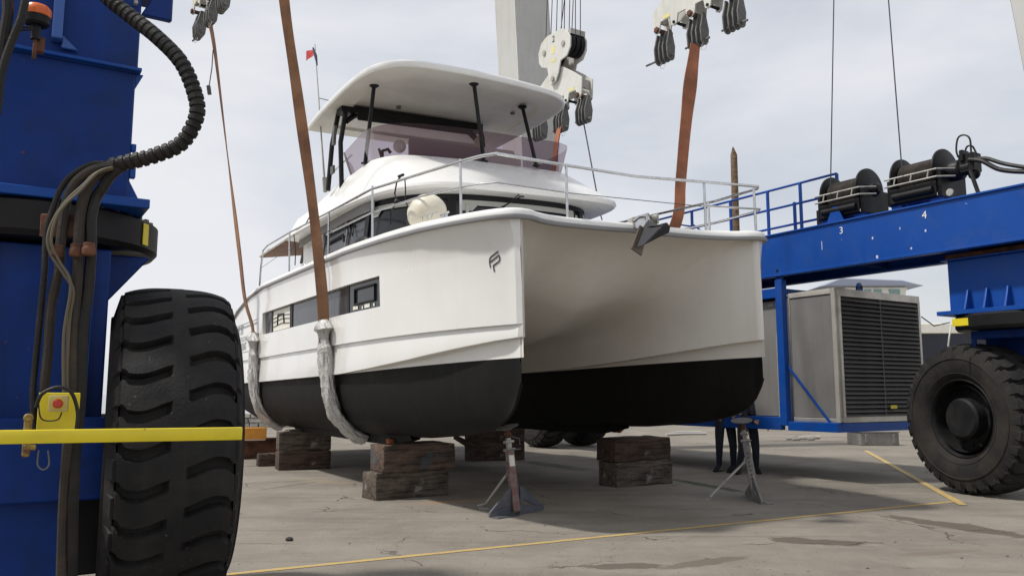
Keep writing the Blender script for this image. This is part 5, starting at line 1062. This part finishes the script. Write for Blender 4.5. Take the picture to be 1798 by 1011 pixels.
# side panels (facing the boat)
ys = [yb0 + .06, (yb0 + .06 + y1_ - .03) / 2, y1_ - .03]
for a, b in ((yb0 + .09, y1_ - .06), (y1_ + .16, y1_ + 1.75), (y1_ + 1.80, y1_ + 3.3), (y1_ + 3.35, y1_ + 5.0)):
    m = MB(); m.box((AX + .0, a, zb_ + .14), (AX + .03, b, zt_ - .10)); m.build('panel', INOX, pk, bev=.004)
m = MB(); m.box((AX - .02, yb0, zb_ + .06), (AX + .05, yb0 + .075, zt_)); m.box((AX - .02, yb0 + .075, zt_ - .09), (AX + .05, y1_ - .02, zt_)); m.box((AX - .02, y1_ - .06, zb_ + .06), (AX + .05, y1_ + .0, zt_ - .09)); m.box((AX - .02, yb0 + .075, zb_ + .06), (AX + .05, y1_ - .06, zb_ + .13)); m.build('panel_trim', INOXL, pk, bev=.004)
m = MB()
for k in range(9):
    for y in (y1_ - .03,): m.lathe([(.009, 0), (.009, -.026)], (AX - .0, y, .95 + k * .29), (1, 0, 0), 6)
m.build('rivet', GALV, pk)
# louvre face (facing the camera)
XW = lq(1616, 600, 1, yb0).x - AX
m = MB(); m.box((AX + .05, yb0 - .03, zt_ - .13), (AX + XW, yb0 + .03, zt_)); m.box((AX + .05, yb0 - .03, zb_ + .06), (AX + XW, yb0 + .03, zb_ + .16)); m.box((AX + XW - .06, yb0 - .03, zb_ + .16), (AX + XW, yb0 + .03, zt_ - .13)); m.box((AX + .05, yb0 - .03, zb_ + .16), (AX + .11, yb0 + .03, zt_ - .13)); m.build('louvre_frame', INOXL, pk, bev=.004)
m = MB(); NSL = 27; sp = (zt_ - .13 - zb_ - .16) / NSL; x0, x1 = AX + .115, AX + XW - .065
m.hexa([(x0, -.012, -.045), (x1, -.012, -.045), (x1, -.002, -.045), (x0, -.002, -.045), (x0, .055, .030), (x1, .055, .030), (x1, .065, .030), (x0, .065, .030)])
me = m.mesh('louvre_slat', [DARKL])
for k in range(NSL):
    o = bpy.data.objects.new('louvre_slat', me); col.objects.link(o); o.parent = pk; o.location = (0, yb0 - .03, zb_ + .16 + sp * (k + .5))
m = MB(); m.box(((x0 + x1) / 2 - .02, yb0 - .02, zb_ + .16), ((x0 + x1) / 2 + .01, yb0 - .0, zt_ - .13)); m.build('louvre_mullion', DARKL, pk)
m = MB(); p = lq(1570, 714, 1, yb0 - .05); m.box((p.x - .09, p.y, p.z - .03), (p.x + .09, p.y + .008, p.z + .03)); m.build('warning_plate', YEL, pk)
# blue frame
m = MB(); m.box((AX - .14, y1_ + .0, zb_ - .02), (AX - .0, y1_ + .15, zt_ + .26)); m.box((AX - .12, y1_ + 5.0, zb_), (AX, y1_ + 5.14, zt_ + .12)); m.build('frame_post', BLUE, pk, bev=.006)
m = MB(); m.box((AX - .12, y1_ + .15, zt_ - .06), (AX - .01, y1_ + 5.0, zt_ + .12)); m.box((AX + .0, y1_ + .02, zt_ + .003), (AX + XW - .1, y1_ + .14, zt_ + .1)); m.build('top_rail', BLUE, pk, bev=.006)
m = MB(); m.box((AX - .12, yb0 - .02, zb_ - .10), (AX + .0, y1_ - .0, zb_ + .055)); m.box((AX - .12, y1_ + .15, zb_ - .10), (AX + .0, y1_ + 5.2, zb_ + .13)); m.box((AX + .0, yb0 - .02, zb_ - .10), (AX + XW, yb0 + .10, zb_ + .055)); m.box((AX + XW - .1, yb0 + .1, zb_ - .1), (AX + XW, yb0 + 7, zb_ + .05)); m.build('skid', BLUE, pk, bev=.006)
m = MB(); m.prism([(-.075, 0), (.075, 0), (.075, .10), (.05, .16), (0, .18), (-.05, .16), (-.075, .10)], (AX - .10, y1_ + .075, zt_ + .262), (0, 1, 0), (0, 0, 1), .03); m.prism([(-.09, 0), (.09, 0), (.09, .12), (.05, .2), (0, .22), (-.05, .2), (-.09, .12)], (AX + 1.2, yb0 + .35, zt_ + .003), (1, 0, 0), (0, 0, 1), -.03); m.build('lifting_lug', BLUE, pk, bev=.004)
m = MB(); m.lathe([(.03, 0), (.03, -.012)], (AX - .128, y1_ + .075, zt_ + .42), (1, 0, 0), 14); m.lathe([(.03, 0), (.03, -.012)], (AX + 1.2, yb0 + .325, zt_ + .13), (0, 1, 0), 14); m.build('lug_hole', VOID, pk)
m = MB(); m.bar((AX - .06, y1_ + .05, 2.05), lq(1463, 748, 0, AX - .06), .02, .035); m.build('brace', BLUE, pk)
m = MB(); m.box((AX - .015, y1_ + .30, 3.08), (AX - .002, y1_ + .42, 3.13)); m.box((AX - .018, y1_ + .24, 1.0), (AX - .002, y1_ + .27, 2.6)); m.build('door_handle', GALVL, pk, bev=.004)

# ================================================================== TIMBERS UNDER THE KEELS
def timber(p, yaw, L_, w, h, z0, mat, label, seed=0, grp='timber baulks under the keels'):
    """p = near left bottom corner (world), length along yaw, width away from the camera"""
    rnd = random.Random(seed); o = MB(); N_ = 9; rows = []
    def J(a=.015): return rnd.uniform(-a, a)
    prof = [(0, 0), (w * .5, 0), (w, 0), (w, h * .5), (w, h), (w * .5, h), (0, h), (0, h * .5)]
    for i in range(N_):
        x = L_ * i / (N_ - 1); e = .012 if i in (0, N_ - 1) else 0
        rows.append([(x, y + J() + (e if y == 0 else -e if y == w else 0), z + (0 if z == 0 else J() - (e if z == h else 0))) for y, z in prof])
    o.grid(rows, closed=True); o.add(rows[0], [tuple(range(8))]); o.add(rows[-1], [tuple(range(8))[::-1]])
    b = o.build('timber_block', mat, None, bev=.012, ang=30, seg=2); b.matrix_world = Matrix.Translation((p[0], p[1], z0)) @ Matrix.Rotation(R(yaw), 4, 'Z'); return tag(b, label, 'timber', grp)
P1 = gr(660, 879); timber(P1, 36, 1.20, .46, .385, 0, WOODC, 'weathered grey squared timber at the bottom of the nearest stack', 1)
P1b = P1 + Vector((.10, .02, 0)); timber(P1b, 34.5, 1.17, .48, .385, .386, WOODB, 'reddish timber with faded blue paint, on top in the nearest stack', 2)
P2 = gr(489, 826); timber(P2, 24, 1.02, .50, .375, 0, WOODA, 'dark brown timber at the bottom of the far left stack', 3)
timber(P2 + Vector((-.02, .03, 0)), 22, 1.02, .5, .365, .377, WOODC, 'whitish brown timber on top of the far left stack', 4)
t_ = gr(453, 819); timber(t_, 24, .55, .3, .26, 0, WOODA, 'small timber lying behind the left end of the far left stack', 5)
S1 = gr(1085, 856); timber(S1, 33, 1.22, .5, .40, 0, WOODC, 'patched grey timber at the bottom of the stack under the right hull', 6)
timber(S1 + Vector((-.03, .02, 0)), 33, 1.22, .5, .37, .401, WOODA, 'dark timber on top of the stack under the right hull', 7)
S2 = gr(832, 810); timber(S2, 24, 1.25, .6, .40, 0, WOODA, 'black shadowed timber low in the far right stack', 8)
timber(S2, 24, 1.25, .6, .37, .401, WOODA, 'black shadowed timber high in the far right stack', 9)
wd = at(680, 776, 12.15); timber(wd, 15, .22, .20, .07, .772, WOODD, 'short orange wedge squeezed between keel and red timber', 10, 'wedges and pads on the timber stacks')
timber(P2 + Vector((.1, .1, 0)), 25, .5, .2, .04, .742, WOODC, 'thin wooden pad on the far left stack', 11, 'wedges and pads on the timber stacks')
q = at(796, 776, 15.5); m = MB(); m.prism([(0, .35), (.0, .28), (.45, .0), (.62, .0), (.62, .08)], (q.x, q.y, q.z - .22), (1, 0, 0), (0, 0, 1), -.3); tag(m.build('chock', WOODA, None, bev=.01), 'dark brown sloping chock between the near stack and the far right stack', 'chock')

# ================================================================== BOAT STANDS
def rotM(o, yaw): return Matrix.Translation(o) @ Matrix.Rotation(R(yaw), 4, 'Z')
def stand(base, yaw, top, label, tilt_w, pmat, rusty):
    """base = foot of the post; top = pad point (world); front blade legs along local x"""
    s = thing('boat_stand', label, 'boat stand', rotM(base, yaw), 'adjustable steel stands under the bows'); Mi = rotM(base, yaw).inverted(); T = Mi @ Vector(top)
    B = Vector((0, 0, .04)); d = (T - B); L_ = d.length; dn = d.normalized()
    A = lambda t: B + dn * (L_ * t)
    m = MB(); m.bar(A(0), A(.74), .095, .095, up=(0, -1, 0)); m.build('post', pmat, s, bev=.008)
    m = MB(); m.bar(A(.02), A(.73), .097, .012, up=(0, -1, 0)) if False else None
    k = MB()
    for i in range(9):
        c = A(.12 + i * .055) ; k.lathe([(.013, -.049), (.013, -.0485)], c, (1, 0, 0), 8)
        k.lathe([(.013, -.0505), (.0, -.0505)], c, (1, 0, 0), 8)
    k.build('pin_hole', VOID, s)
    m = MB(); m.bar(A(.70), A(.86), .06, .06, up=(0, -1, 0)); m.bar(A(.80), A(.83), .12, .10, up=(0, -1, 0)); m.bar(A(.705), A(.735), .125, .125, up=(0, -1, 0)); m.build('inner_post', GALVL, s, bev=.006)
    m = MB(); m.lathe([(.026, 0), (.026, L_ * .12)], A(.85), dn, 14)
    m.lathe([(.045, 0), (.045, .05)], A(.88), dn, 6); m.build('screw', RUST, s)
    m = MB(); m.tube([A(.72) + Vector((-.11, -.06, 0)), A(.72) + Vector((.13, -.06, .01))], .009, 6); m.tube([A(.89), A(.89) + Vector((.14, -.05, -.04)), A(.78) + Vector((.13, -.05, 0))], .008, 6); m.build('locking_handle', GALV, s)
    m = MB(); n_ = Vector((-.25, 0, 1)).normalized(); m.lathe([(.0, -.05), (.05, -.05), (.07, -.03), (.145, -.02), (.155, -.005), (.14, .0), (0, .0)], T, n_, 22); m.build('pad', GALV, s)
    for sx in (-1, 1):
        w_ = .40 if sx < 0 else .46; y_ = -.02 if sx < 0 else .10
        m = MB(); v0, v1 = Vector((sx * .04, 0, 0)), Vector((sx * w_, -.16 if sx < 0 else .22, 0)); ex = (v1 - v0).normalized(); ln = (v1 - v0).length
        outer_ = [(0, .0), (ln, .0), (ln, .035), (.0, .36)]; 
        O_ = v0 + Vector((0, .01, 0))
        m.prism([(0, .008), (ln, .008), (ln, .058), (0, .125)], O_, ex, (0, 0, 1), .03)
        m.prism([(0, .205), (0, .36), (ln, .060), (ln * .60, .088)], O_ + Vector((0, .001, 0)), ex, (0, 0, 1), .03)
        m.prism([(0, .127), (0, .203), (ln * .14, .186), (ln * .14, .117)], O_ + Vector((0, .002, 0)), ex, (0, 0, 1), .03)
        m.prism([(0, .002), (ln, .002), (ln, .012), (0, .012)], v0 + Vector((-.03 * ex.y, .035, 0)) * 1 - Vector((0, .07, 0)), ex, (0, 0, 1), -.09)
        m.build('base_leg', BLUEG if not rusty else GALVM, s, bev=.004)
    f_ = Vector((-.20, .62, .03)); m = MB(); m.tube([A(.50), f_], .018, 8); m.bar(f_ + Vector((-.06, 0, -.02)), f_ + Vector((.06, 0, -.02)), .06, .02); m.tube([f_, f_ + Vector((-.03, -.06, .04)), f_ + Vector((-.10, -.03, .02))], .012, 6); m.build('back_strut', GALVL, s)
    if not rusty:
        m = MB(); c = A(.60); m.bar(A(.53) + Vector((0, -.0495, 0)), A(.66) + Vector((0, -.0495, 0)), .07, .002, up=(0, -1, 0)); m.build('paper_label', WHITEP, s)
    return s
BLUEG = mk('blue_grey_steel', (0.085, 0.095, 0.125), 0.55, 0.4, var=(6, (0.16, 0.15, 0.14), 0.42, 0.7), wear=((0.2, 0.09, 0.05), 0.68, 8))
RPOST = mk('red_oxide_post', (0.17, 0.085, 0.075), 0.6, 0.2, var=(5, (0.24, 0.21, 0.20), 0.42, 0.62))
b1_ = gr(906, 903); tp1 = at(890, 748, b1_.y + .12)
stand(b1_, 22, tp1, 'steel boat stand under the near bow, with white label and blue grey feet', .1, RPOST, False)
GALVM = mk('dusty_galvanised', (0.25, 0.24, 0.22), 0.7, 0.25, var=(8, (0.16, 0.15, 0.14), 0.42, 0.7))
b2_ = gr(1328, 878); tp2 = at(1302, 737, b2_.y + .35)
stand(b2_, 65, tp2, 'pale dusty boat stand under the far bow, beside the people', .1, GALVM, True)

# ================================================================== PEOPLE behind the far hull
def person(M, label, pose, mirror=1):
    p = thing('person', label, 'person', M, 'people standing behind the right hull')
    J = pose; names = list(J); idx = {n: i for i, n in enumerate(names)}
    E_ = [('pel', 'ch'), ('ch', 'nk'), ('nk', 'hd0'), ('hd0', 'hd'), ('pel', 'lh'), ('lh', 'lk'), ('lk', 'la'), ('la', 'lt'), ('pel', 'rh'), ('rh', 'rk'), ('rk', 'ra'), ('ra', 'rt'), ('ch', 'ls'), ('ls', 'le'), ('le', 'lw'), ('ch', 'rs'), ('rs', 're'), ('re', 'rw')]
    rad = dict(pel=.155, ch=.165, nk=.06, hd0=.07, hd=.095, lh=.115, lk=.078, la=.055, lt=.045, rh=.115, rk=.078, ra=.055, rt=.045, ls=.085, le=.055, lw=.038, rs=.085, re=.055, rw=.038)
    me = bpy.data.meshes.new('body'); me.from_pydata([J[n] for n in names], [(idx[a], idx[b]) for a, b in E_], [])
    o = bpy.data.objects.new('body', me); col.objects.link(o); o.parent = p
    sk = o.modifiers.new('skin', 'SKIN'); sk.use_smooth_shade = True
    for n, v in zip(names, me.skin_vertices[0].data): r_ = rad[n]; v.radius = (r_, r_ * (.8 if n in ('pel', 'ch') else 1))
    me.skin_vertices[0].data[idx['pel']].use_root = True
    s_ = o.modifiers.new('sub', 'SUBSURF'); s_.levels = 2; s_.render_levels = 2
    me.materials.append(CLOTH)
    hd = Vector(J['hd']); m = MB(); m.ball(hd + Vector((0, 0, .02)), .105, 18, 14, sc_=(.82, .95, 1.15)); m.ball(hd + Vector((0, -.10, .0)), .02, 8, 6, sc_=(.8, 1.3, 1.3))
    for e in (-1, 1): m.ball(hd + Vector((e * .088, 0, .0)), .026, 8, 6, sc_=(.4, .8, 1.2))
    m.build('head', SKIN, p)
    m = MB(); m.ball(hd + Vector((0, .015, .055)), .110, 18, 10, sc_=(.86, .98, .98)); m.build('hair', mk('dark_hair', (0.02, 0.014, 0.01), 0.8) if 'dark_hair' not in MATS else MATS['dark_hair'], p)
    m = MB()
    for e in (-1, 1): m.ball(hd + Vector((e * .034, -.088, .025)), .012, 8, 6)
    m.build('eyes', BLACK, p)
    for a, b in (('la', 'lt'), ('ra', 'rt')):
        A_, T_ = Vector(J[a]), Vector(J[b]); d = (T_ - A_); d.z = 0; d.normalize(); sd = Vector((-d.y, d.x, 0)); rows = []
        for t, w_, h_ in ((-.09, .036, .10), (-.05, .045, .13), (.02, .047, .12), (.09, .050, .075), (.15, .050, .06), (.19, .035, .045)):
            c = Vector((A_.x, A_.y, 0)) + d * t; rows.append([c - sd * w_, c + sd * w_, c + sd * w_ + Vector((0, 0, .03)), c + sd * w_ * .7 + Vector((0, 0, h_)), c - sd * w_ * .7 + Vector((0, 0, h_)), c - sd * w_ + Vector((0, 0, .03))])
        m = MB(); m.grid(rows, closed=True); m.add(rows[0], [tuple(range(6))]); m.add(rows[-1], [tuple(range(6))[::-1]]); m.build('shoe', BLACK, p, bev=.008, ang=50)
    for w_, e_ in (('lw', 'le'), ('rw', 're')):
        W_, E2 = Vector(J[w_]), Vector(J[e_]); d = (W_ - E2).normalized(); s2_ = d.cross(Vector((1, 0, .2))).normalized(); m = MB()
        m.tube([W_, W_ + d * .05, W_ + d * .09], [.026, .038, .036], 8)
        for k in range(4): b_ = W_ + d * .085 + s2_ * (.027 - .018 * k); ln = (.065, .075, .07, .055)[k]; m.tube([b_, b_ + d * ln * .5, b_ + d * ln * .85 + d.cross(s2_) * .02], [.0095, .009, .007], 6)
        m.tube([W_ + d * .03 + s2_ * .03, W_ + d * .06 + s2_ * .055, W_ + d * .09 + s2_ * .06], [.012, .011, .008], 6)
        m.build('hand', SKIN, p)
    return p
fA, fA2 = gr(1262, 824), gr(1290, 832)
pA = dict(pel=(0, 0, .98), ch=(0, -.03, 1.32), nk=(0, -.03, 1.50), hd0=(0, -.04, 1.57), hd=(0, -.05, 1.67), lh=(-.10, 0, .92), lk=(-.12, -.02, .50), la=(-.13, .05, .09), lt=(-.22, -.08, .045), rh=(.10, 0, .92), rk=(.13, -.10, .50), ra=(.13, -.05, .09), rt=(.02, -.18, .045), ls=(-.19, -.02, 1.40), le=(-.25, -.08, 1.13), lw=(-.16, -.28, 1.05), rs=(.19, -.02, 1.40), re=(.26, -.06, 1.13), rw=(.17, -.26, 1.08))
cA = (fA + fA2) / 2
person(Matrix.Translation((cA.x, cA.y, 0)) @ Matrix.Rotation(R(-8), 4, 'Z'), 'person in dark trousers, left of the two pairs of legs under the hull', pA)
pB = dict(pA); pB.update(pel=(0, 0, .93), ch=(.10, -.10, 1.24), nk=(.13, -.16, 1.41), hd0=(.14, -.18, 1.47), hd=(.15, -.20, 1.56), ls=(-.08, -.10, 1.32), le=(-.14, -.2, 1.06), lw=(-.02, -.36, .98), rs=(.27, -.08, 1.32), re=(.33, -.02, 1.10), rw=(.30, -.2, .92), lk=(-.16, -.1, .48), la=(-.20, .02, .09), lt=(-.30, -.1, .045), rk=(.14, -.03, .48), ra=(.20, .1, .09), rt=(.18, -.05, .045))
cB = gr(1322, 832)
person(Matrix.Translation((cB.x - .06, cB.y + .05, 0)) @ Matrix.Rotation(R(10), 4, 'Z'), 'person leaning slightly, right of the two, half hidden by the pale boat stand', pB)

# ================================================================== THINGS FURTHER OFF
# mooring pile
pb_ = at(1298, 700, 26); m = MB(); ptop = at(1288, 258, 26); rows = []
m.tube([(pb_.x + .05, 26, 0), (pb_.x * .5 + ptop.x * .5 + .02, 26, ptop.z * .5), (ptop.x, 26, ptop.z - .28), (ptop.x - .02, 26, ptop.z)], [.155, .13, .11, .012], 12)
tag(m.build('wooden_pile', WOODP), 'tall pointed wooden pile rising behind the bow rails', 'pile')
# rusty steel beam and orange bar beyond the left tyre
q0_, q1_ = gr(400, 806), gr(470, 804); m = MB(); d_ = (q1_ - q0_).normalized(); L_ = 1.7
a_, b_ = q0_ - d_ * 1.2, q0_ + d_ * 1.15
m.bar(a_ + Vector((0, 0, .02)), b_ + Vector((0, 0, .02)), .30, .04); m.bar(a_ + Vector((0, 0, .24)), b_ + Vector((0, 0, .24)), .03, .40); m.bar(a_ + Vector((0, 0, .45)), b_ + Vector((0, 0, .45)), .30, .03); tag(m.build('steel_girder', RUST, None, bev=.004), 'rusty brown steel girder lying on the ground behind the left tyre', 'girder')
a_, b_ = at(405, 762, 17.2), at(468, 760, 17.6)
m = MB(); m.bar(a_ + Vector((-.8, 0, 0)), b_, .10, .24); o_ = m.build('barrier_rail', ORG, None, bev=.01)
tb = thing('road_barrier', 'orange yellow barrier beam just beyond the left tyre', 'barrier'); o_.parent = tb
m = MB(); m.box((a_.x - .5, 17.15, 0), (a_.x - .4, 17.25, a_.z - .12)); m.box((a_.x - .25, 17.3, 0), (a_.x - .15, 17.4, a_.z - .12)); m.build('leg', ORG, tb)
m = MB(); a2, b2 = at(418, 771, 17.8), at(466, 770, 17.9); m.bar(a2, b2, .06, .06); m.build('white_rail', WHITEP, tb)
# low pale stone wall at the far left
wall_ = thing('rubble_wall', 'low pale rubble wall far off at the left, seen under the stern', 'wall')
rw_ = random.Random(5); m = MB(); m.box((-14.5, 37.35, 0), (-8.9, 37.8, .58)); m.build('wall_core', mk('mortar', (0.22, 0.21, 0.19), 0.9), wall_)
stone_m = mk('pale_stone', (0.36, 0.34, 0.30), 0.9, var=(3, (0.24, 0.22, 0.2), 0.4, 0.7), bump=(8, .6))
for r_ in range(3):
    x = -14.5
    while x < -9.0:
        w_ = rw_.uniform(.35, .7); m = MB(); h_ = .19; z = .01 + r_ * .20; j = lambda: rw_.uniform(-.03, .03)
        m.hexa([(x + .02 + j(), 37.22 + j(), z), (x + w_ + j(), 37.22 + j(), z), (x + w_, 37.348, z), (x + .02, 37.348, z), (x + .02 + j(), 37.24, z + h_ + j()), (x + w_ + j(), 37.24, z + h_ + j()), (x + w_, 37.348, z + h_), (x + .02, 37.348, z + h_)]); m.build('stone', stone_m, wall_, bev=.02); x += w_ + .03
# moored boats beyond
yt = thing('motor_yacht', 'large dark hulled yacht with white top far behind the generator cabinet', 'yacht')
def yq(px, py, Y=44): return at(px, py, Y)
m = MB(); xl, xr = yq(1560, 600).x, yq(2000, 600).x
rows = [[Vector((x, 44 + dy, z)) for z in (-1.5, 1.5, yq(1640, 586).z)] for x, dy in ((xl, 3), (xl + 1, .6), (xl + 3, 0), (xr, 0))]
m.grid(rows); m.grid([[Vector((r[2].x, r[2].y, r[2].z)), Vector((r[2].x, 50, r[2].z))] for r in rows]); m.build('hull', NAVY, yt)
m = MB(); zt0, zt1 = yq(1640, 585.5).z, yq(1640, 568).z; m.hexa([(xl + .3, 43.85, zt0), (xr, 43.85, zt0), (xr, 49, zt0), (xl + .3, 49, zt0), (xl + .6, 43.9, zt1), (xr, 43.9, zt1), (xr, 49, zt1), (xl + .6, 49, zt1)]); m.build('bulwark', WHITEP, yt, bev=.03)
m = MB(); s0, s1, s2 = yq(1440, 512, 44), yq(1612, 512, 44), yq(1600, 488, 44)
m.prism([(yq(1450, 497).x, yq(1450, 499).z), (yq(1640, 497).x, yq(1640, 497).z), (yq(1600, 487).x, yq(1600, 487).z), (yq(1490, 482).x, yq(1490, 483).z)], (0, 45, 0), (1, 0, 0), (0, 0, 1), -3.5); m.build('wheelhouse_roof', mk('shaded_grey_roof', (0.30, 0.33, 0.42), 0.5), yt, bev=.05)
m = MB(); m.hexa([(yq(1520, 560).x, 45.2, yq(1500, 566).z), (yq(1600, 560).x, 45.2, yq(1500, 566).z), (yq(1600, 560).x, 48, yq(1500, 566).z), (yq(1520, 560).x, 48, yq(1500, 566).z), (yq(1500, 497).x, 45.2, yq(1500, 498).z), (yq(1612, 497).x, 45.2, yq(1500, 498).z), (yq(1612, 497).x, 48, yq(1500, 498).z), (yq(1500, 497).x, 48, yq(1500, 498).z)]); m.build('wheelhouse', WHITEP, yt, bev=.05)
for xa_, xb_ in ((1580, 1598), (1553, 1565), (1536, 1546)):
    m = MB(); m.prism([(yq(xa_, 512).x, yq(xa_, 512).z), (yq(xb_, 512).x, yq(xb_, 512).z), (yq(xb_, 504).x, yq(xb_, 503).z), (yq(xa_ - 2, 504).x, yq(xa_, 503).z)], (0, 45.19, 0), (1, 0, 0), (0, 0, 1), .04); m.build('window', mk('pale_window', (0.20, 0.32, 0.30), 0.1) if 'pale_window' not in MATS else MATS['pale_window'], yt)
m = MB(); m.tube([yq(1618, 556, 40), yq(1640, 572, 42), yq(1668, 566, 42)], .03, 5); tag(m.build('mooring_line', WIRE), 'slack mooring line between the cabinet and the distant white gunwale', 'rope')
# small things on the far ground under the hull
def far_box(px0, px1, py0, py1, mat, name, label, cat, depth=.6):
    b_ = gr((px0 + px1) / 2, py1); Y = b_.y; a_, c_ = at(px0, py1, Y), at(px1, py0, Y)
    m = MB(); w_ = c_.x - a_.x; h_ = max(.05, c_.z)
    m.box((a_.x, Y, .0), (c_.x, Y + depth, h_ * .92)); m.box((a_.x - w_ * .03, Y - .02, h_ * .92 + .002), (c_.x + w_ * .03, Y + depth + .02, h_)); m.box((a_.x + w_ * .1, Y - .03, h_ * .15), (a_.x + w_ * .18, Y - .002, h_ * .8)); m.box((c_.x - w_ * .18, Y - .03, h_ * .15), (c_.x - w_ * .1, Y - .002, h_ * .8))
    return tag(m.build(name, mat, None, bev=.015), label, cat)
far_box(583, 603, 754, 765, RED, 'crate', 'small red crate on the far ground between the left stacks', 'crate')
far_box(606, 618, 757, 766, YEL, 'crate', 'tiny yellow crate beside the red one between the left stacks', 'crate')
far_box(640, 674, 755, 767, WHITEP, 'pallet', 'pale pallet on the far ground left of the orange wedge', 'pallet', 1.2)
far_box(1512, 1578, 757, 782, mk('grey_drum_box', (0.22, 0.21, 0.19), 0.7, var=(3, (0.14, 0.13, 0.12), 0.4, 0.7)), 'ballast_box', 'low grey box on the ground below the louvred cabinet', 'box', 1.0)
m = MB()
for k, (xa_, xb_, y_) in enumerate(((1170, 1240, 765), (1178, 1232, 762), (1400, 1440, 771), (1550, 1580, 758))):
    if k == 3: continue
    A_, B_ = gr(xa_, y_), gr(xb_, y_ - 2); m = MB(); m.tube([A_ + Vector((0, 0, .045)), A_.lerp(B_, .5) + Vector((0, .3, .045)), B_ + Vector((0, 0, .045))], .045, 8); tag(m.build('pipe', MATS['dull_pipe'] if 'dull_pipe' in MATS else mk('dull_pipe', (0.45, 0.43, 0.39), 0.6)), ('long white pipe lying on the far ground right of the right stack', 'second white pipe just behind the long one', 'short pale pipe lying below the blue frame post')[k], 'pipe', 'pipes lying on the far ground')
m = MB()
rk = random.Random(3)
for k in range(14):
    c = gr(1385 + rk.uniform(0, 55), 768 + rk.uniform(0, 5)); m.ball(c + Vector((0, 0, .03)), rk.uniform(.05, .13), 7, 5, sc_=(1.6, 1, .6))
m.build('rubble', mk('dull_rubble', (0.20, 0.185, 0.16), 0.9), None, kind='stuff')
# pebbles and grit on the concrete
m = MB()
for k in range(260):
    px, py = rk.uniform(400, 1798), rk.uniform(850, 1011); c = gr(px, py); r_ = rk.uniform(.002, .006) * (2.0 if rk.random() < .04 else 1); m.ball(c + Vector((0, 0, r_ * .3)), r_, 6, 4, sc_=(1.3, 1, .7))
m.build('grit', mk('grit', (0.10, 0.09, 0.08), 0.9), None, kind='stuff')
st_ = gr(508, 949); m = MB(); m.ball(st_ + Vector((0, 0, .018)), .032, 9, 7, sc_=(1.3, 1, .8)); tag(m.build('pebble', mk('dark_pebble', (0.05, 0.045, 0.045), 0.9)), 'single dark pebble on the concrete right of the left tyre', 'pebble')

# ---- pieces that can be told apart become objects of their own
SPLIT = 'weld_bead frame_post cockpit_bulkhead guard_wire sling_pin roof_post lifting_lug lug_hole warning_plate fender_pad interior_trim frame bolt downlight flybridge_seat rivet hose_clamp winch_foot head_spacer end_spacer load_sticker head_sticker beam_web eyes mid_rail skid lashing_cord winch_handle paint_chips winch windshield_post arch_plate crossing_cable keeper_wire guard_rail windscreen_frame inner_windscreen_trim porthole_frame locker_rail rear_column hydraulic_hose white_cable tag_line lug_pin louvre_frame panel_trim top_rail door_handle antenna_stay helm_console'.split()
def split_islands(o):
    me = o.data; n = len(me.vertices); par = list(range(n))
    def find(a):
        while par[a] != a: par[a] = par[par[a]]; a = par[a]
        return a
    for e in me.edges:
        a, b = find(e.vertices[0]), find(e.vertices[1])
        if a != b: par[a] = b
    groups = {}
    for p in me.polygons: groups.setdefault(find(p.vertices[0]), []).append(p)
    if len(groups) < 2 or len(groups) > 40: return
    base = o.name.split('.')[0]
    for k, ps in enumerate(groups.values()):
        ids = sorted({v for p in ps for v in p.vertices}); ix = {v: i for i, v in enumerate(ids)}
        m2 = bpy.data.meshes.new(base); m2.from_pydata([me.vertices[v].co for v in ids], [], [[ix[v] for v in p.vertices] for p in ps])
        for mt in me.materials: m2.materials.append(mt)
        m2.polygons.foreach_set('material_index', [p.material_index for p in ps]); m2.polygons.foreach_set('use_smooth', [True] * len(ps)); m2.set_sharp_from_angle(angle=R(35))
        if k == 0: o.data = m2; continue
        c = o.copy(); c.data = m2; col.objects.link(c); c.parent = o.parent; c.matrix_local = o.matrix_local.copy()
bpy.context.view_layer.update()
for o in [x for x in bpy.data.objects if x.type == 'MESH' and x.parent and x.name.split('.')[0] in SPLIT]: split_islands(o)
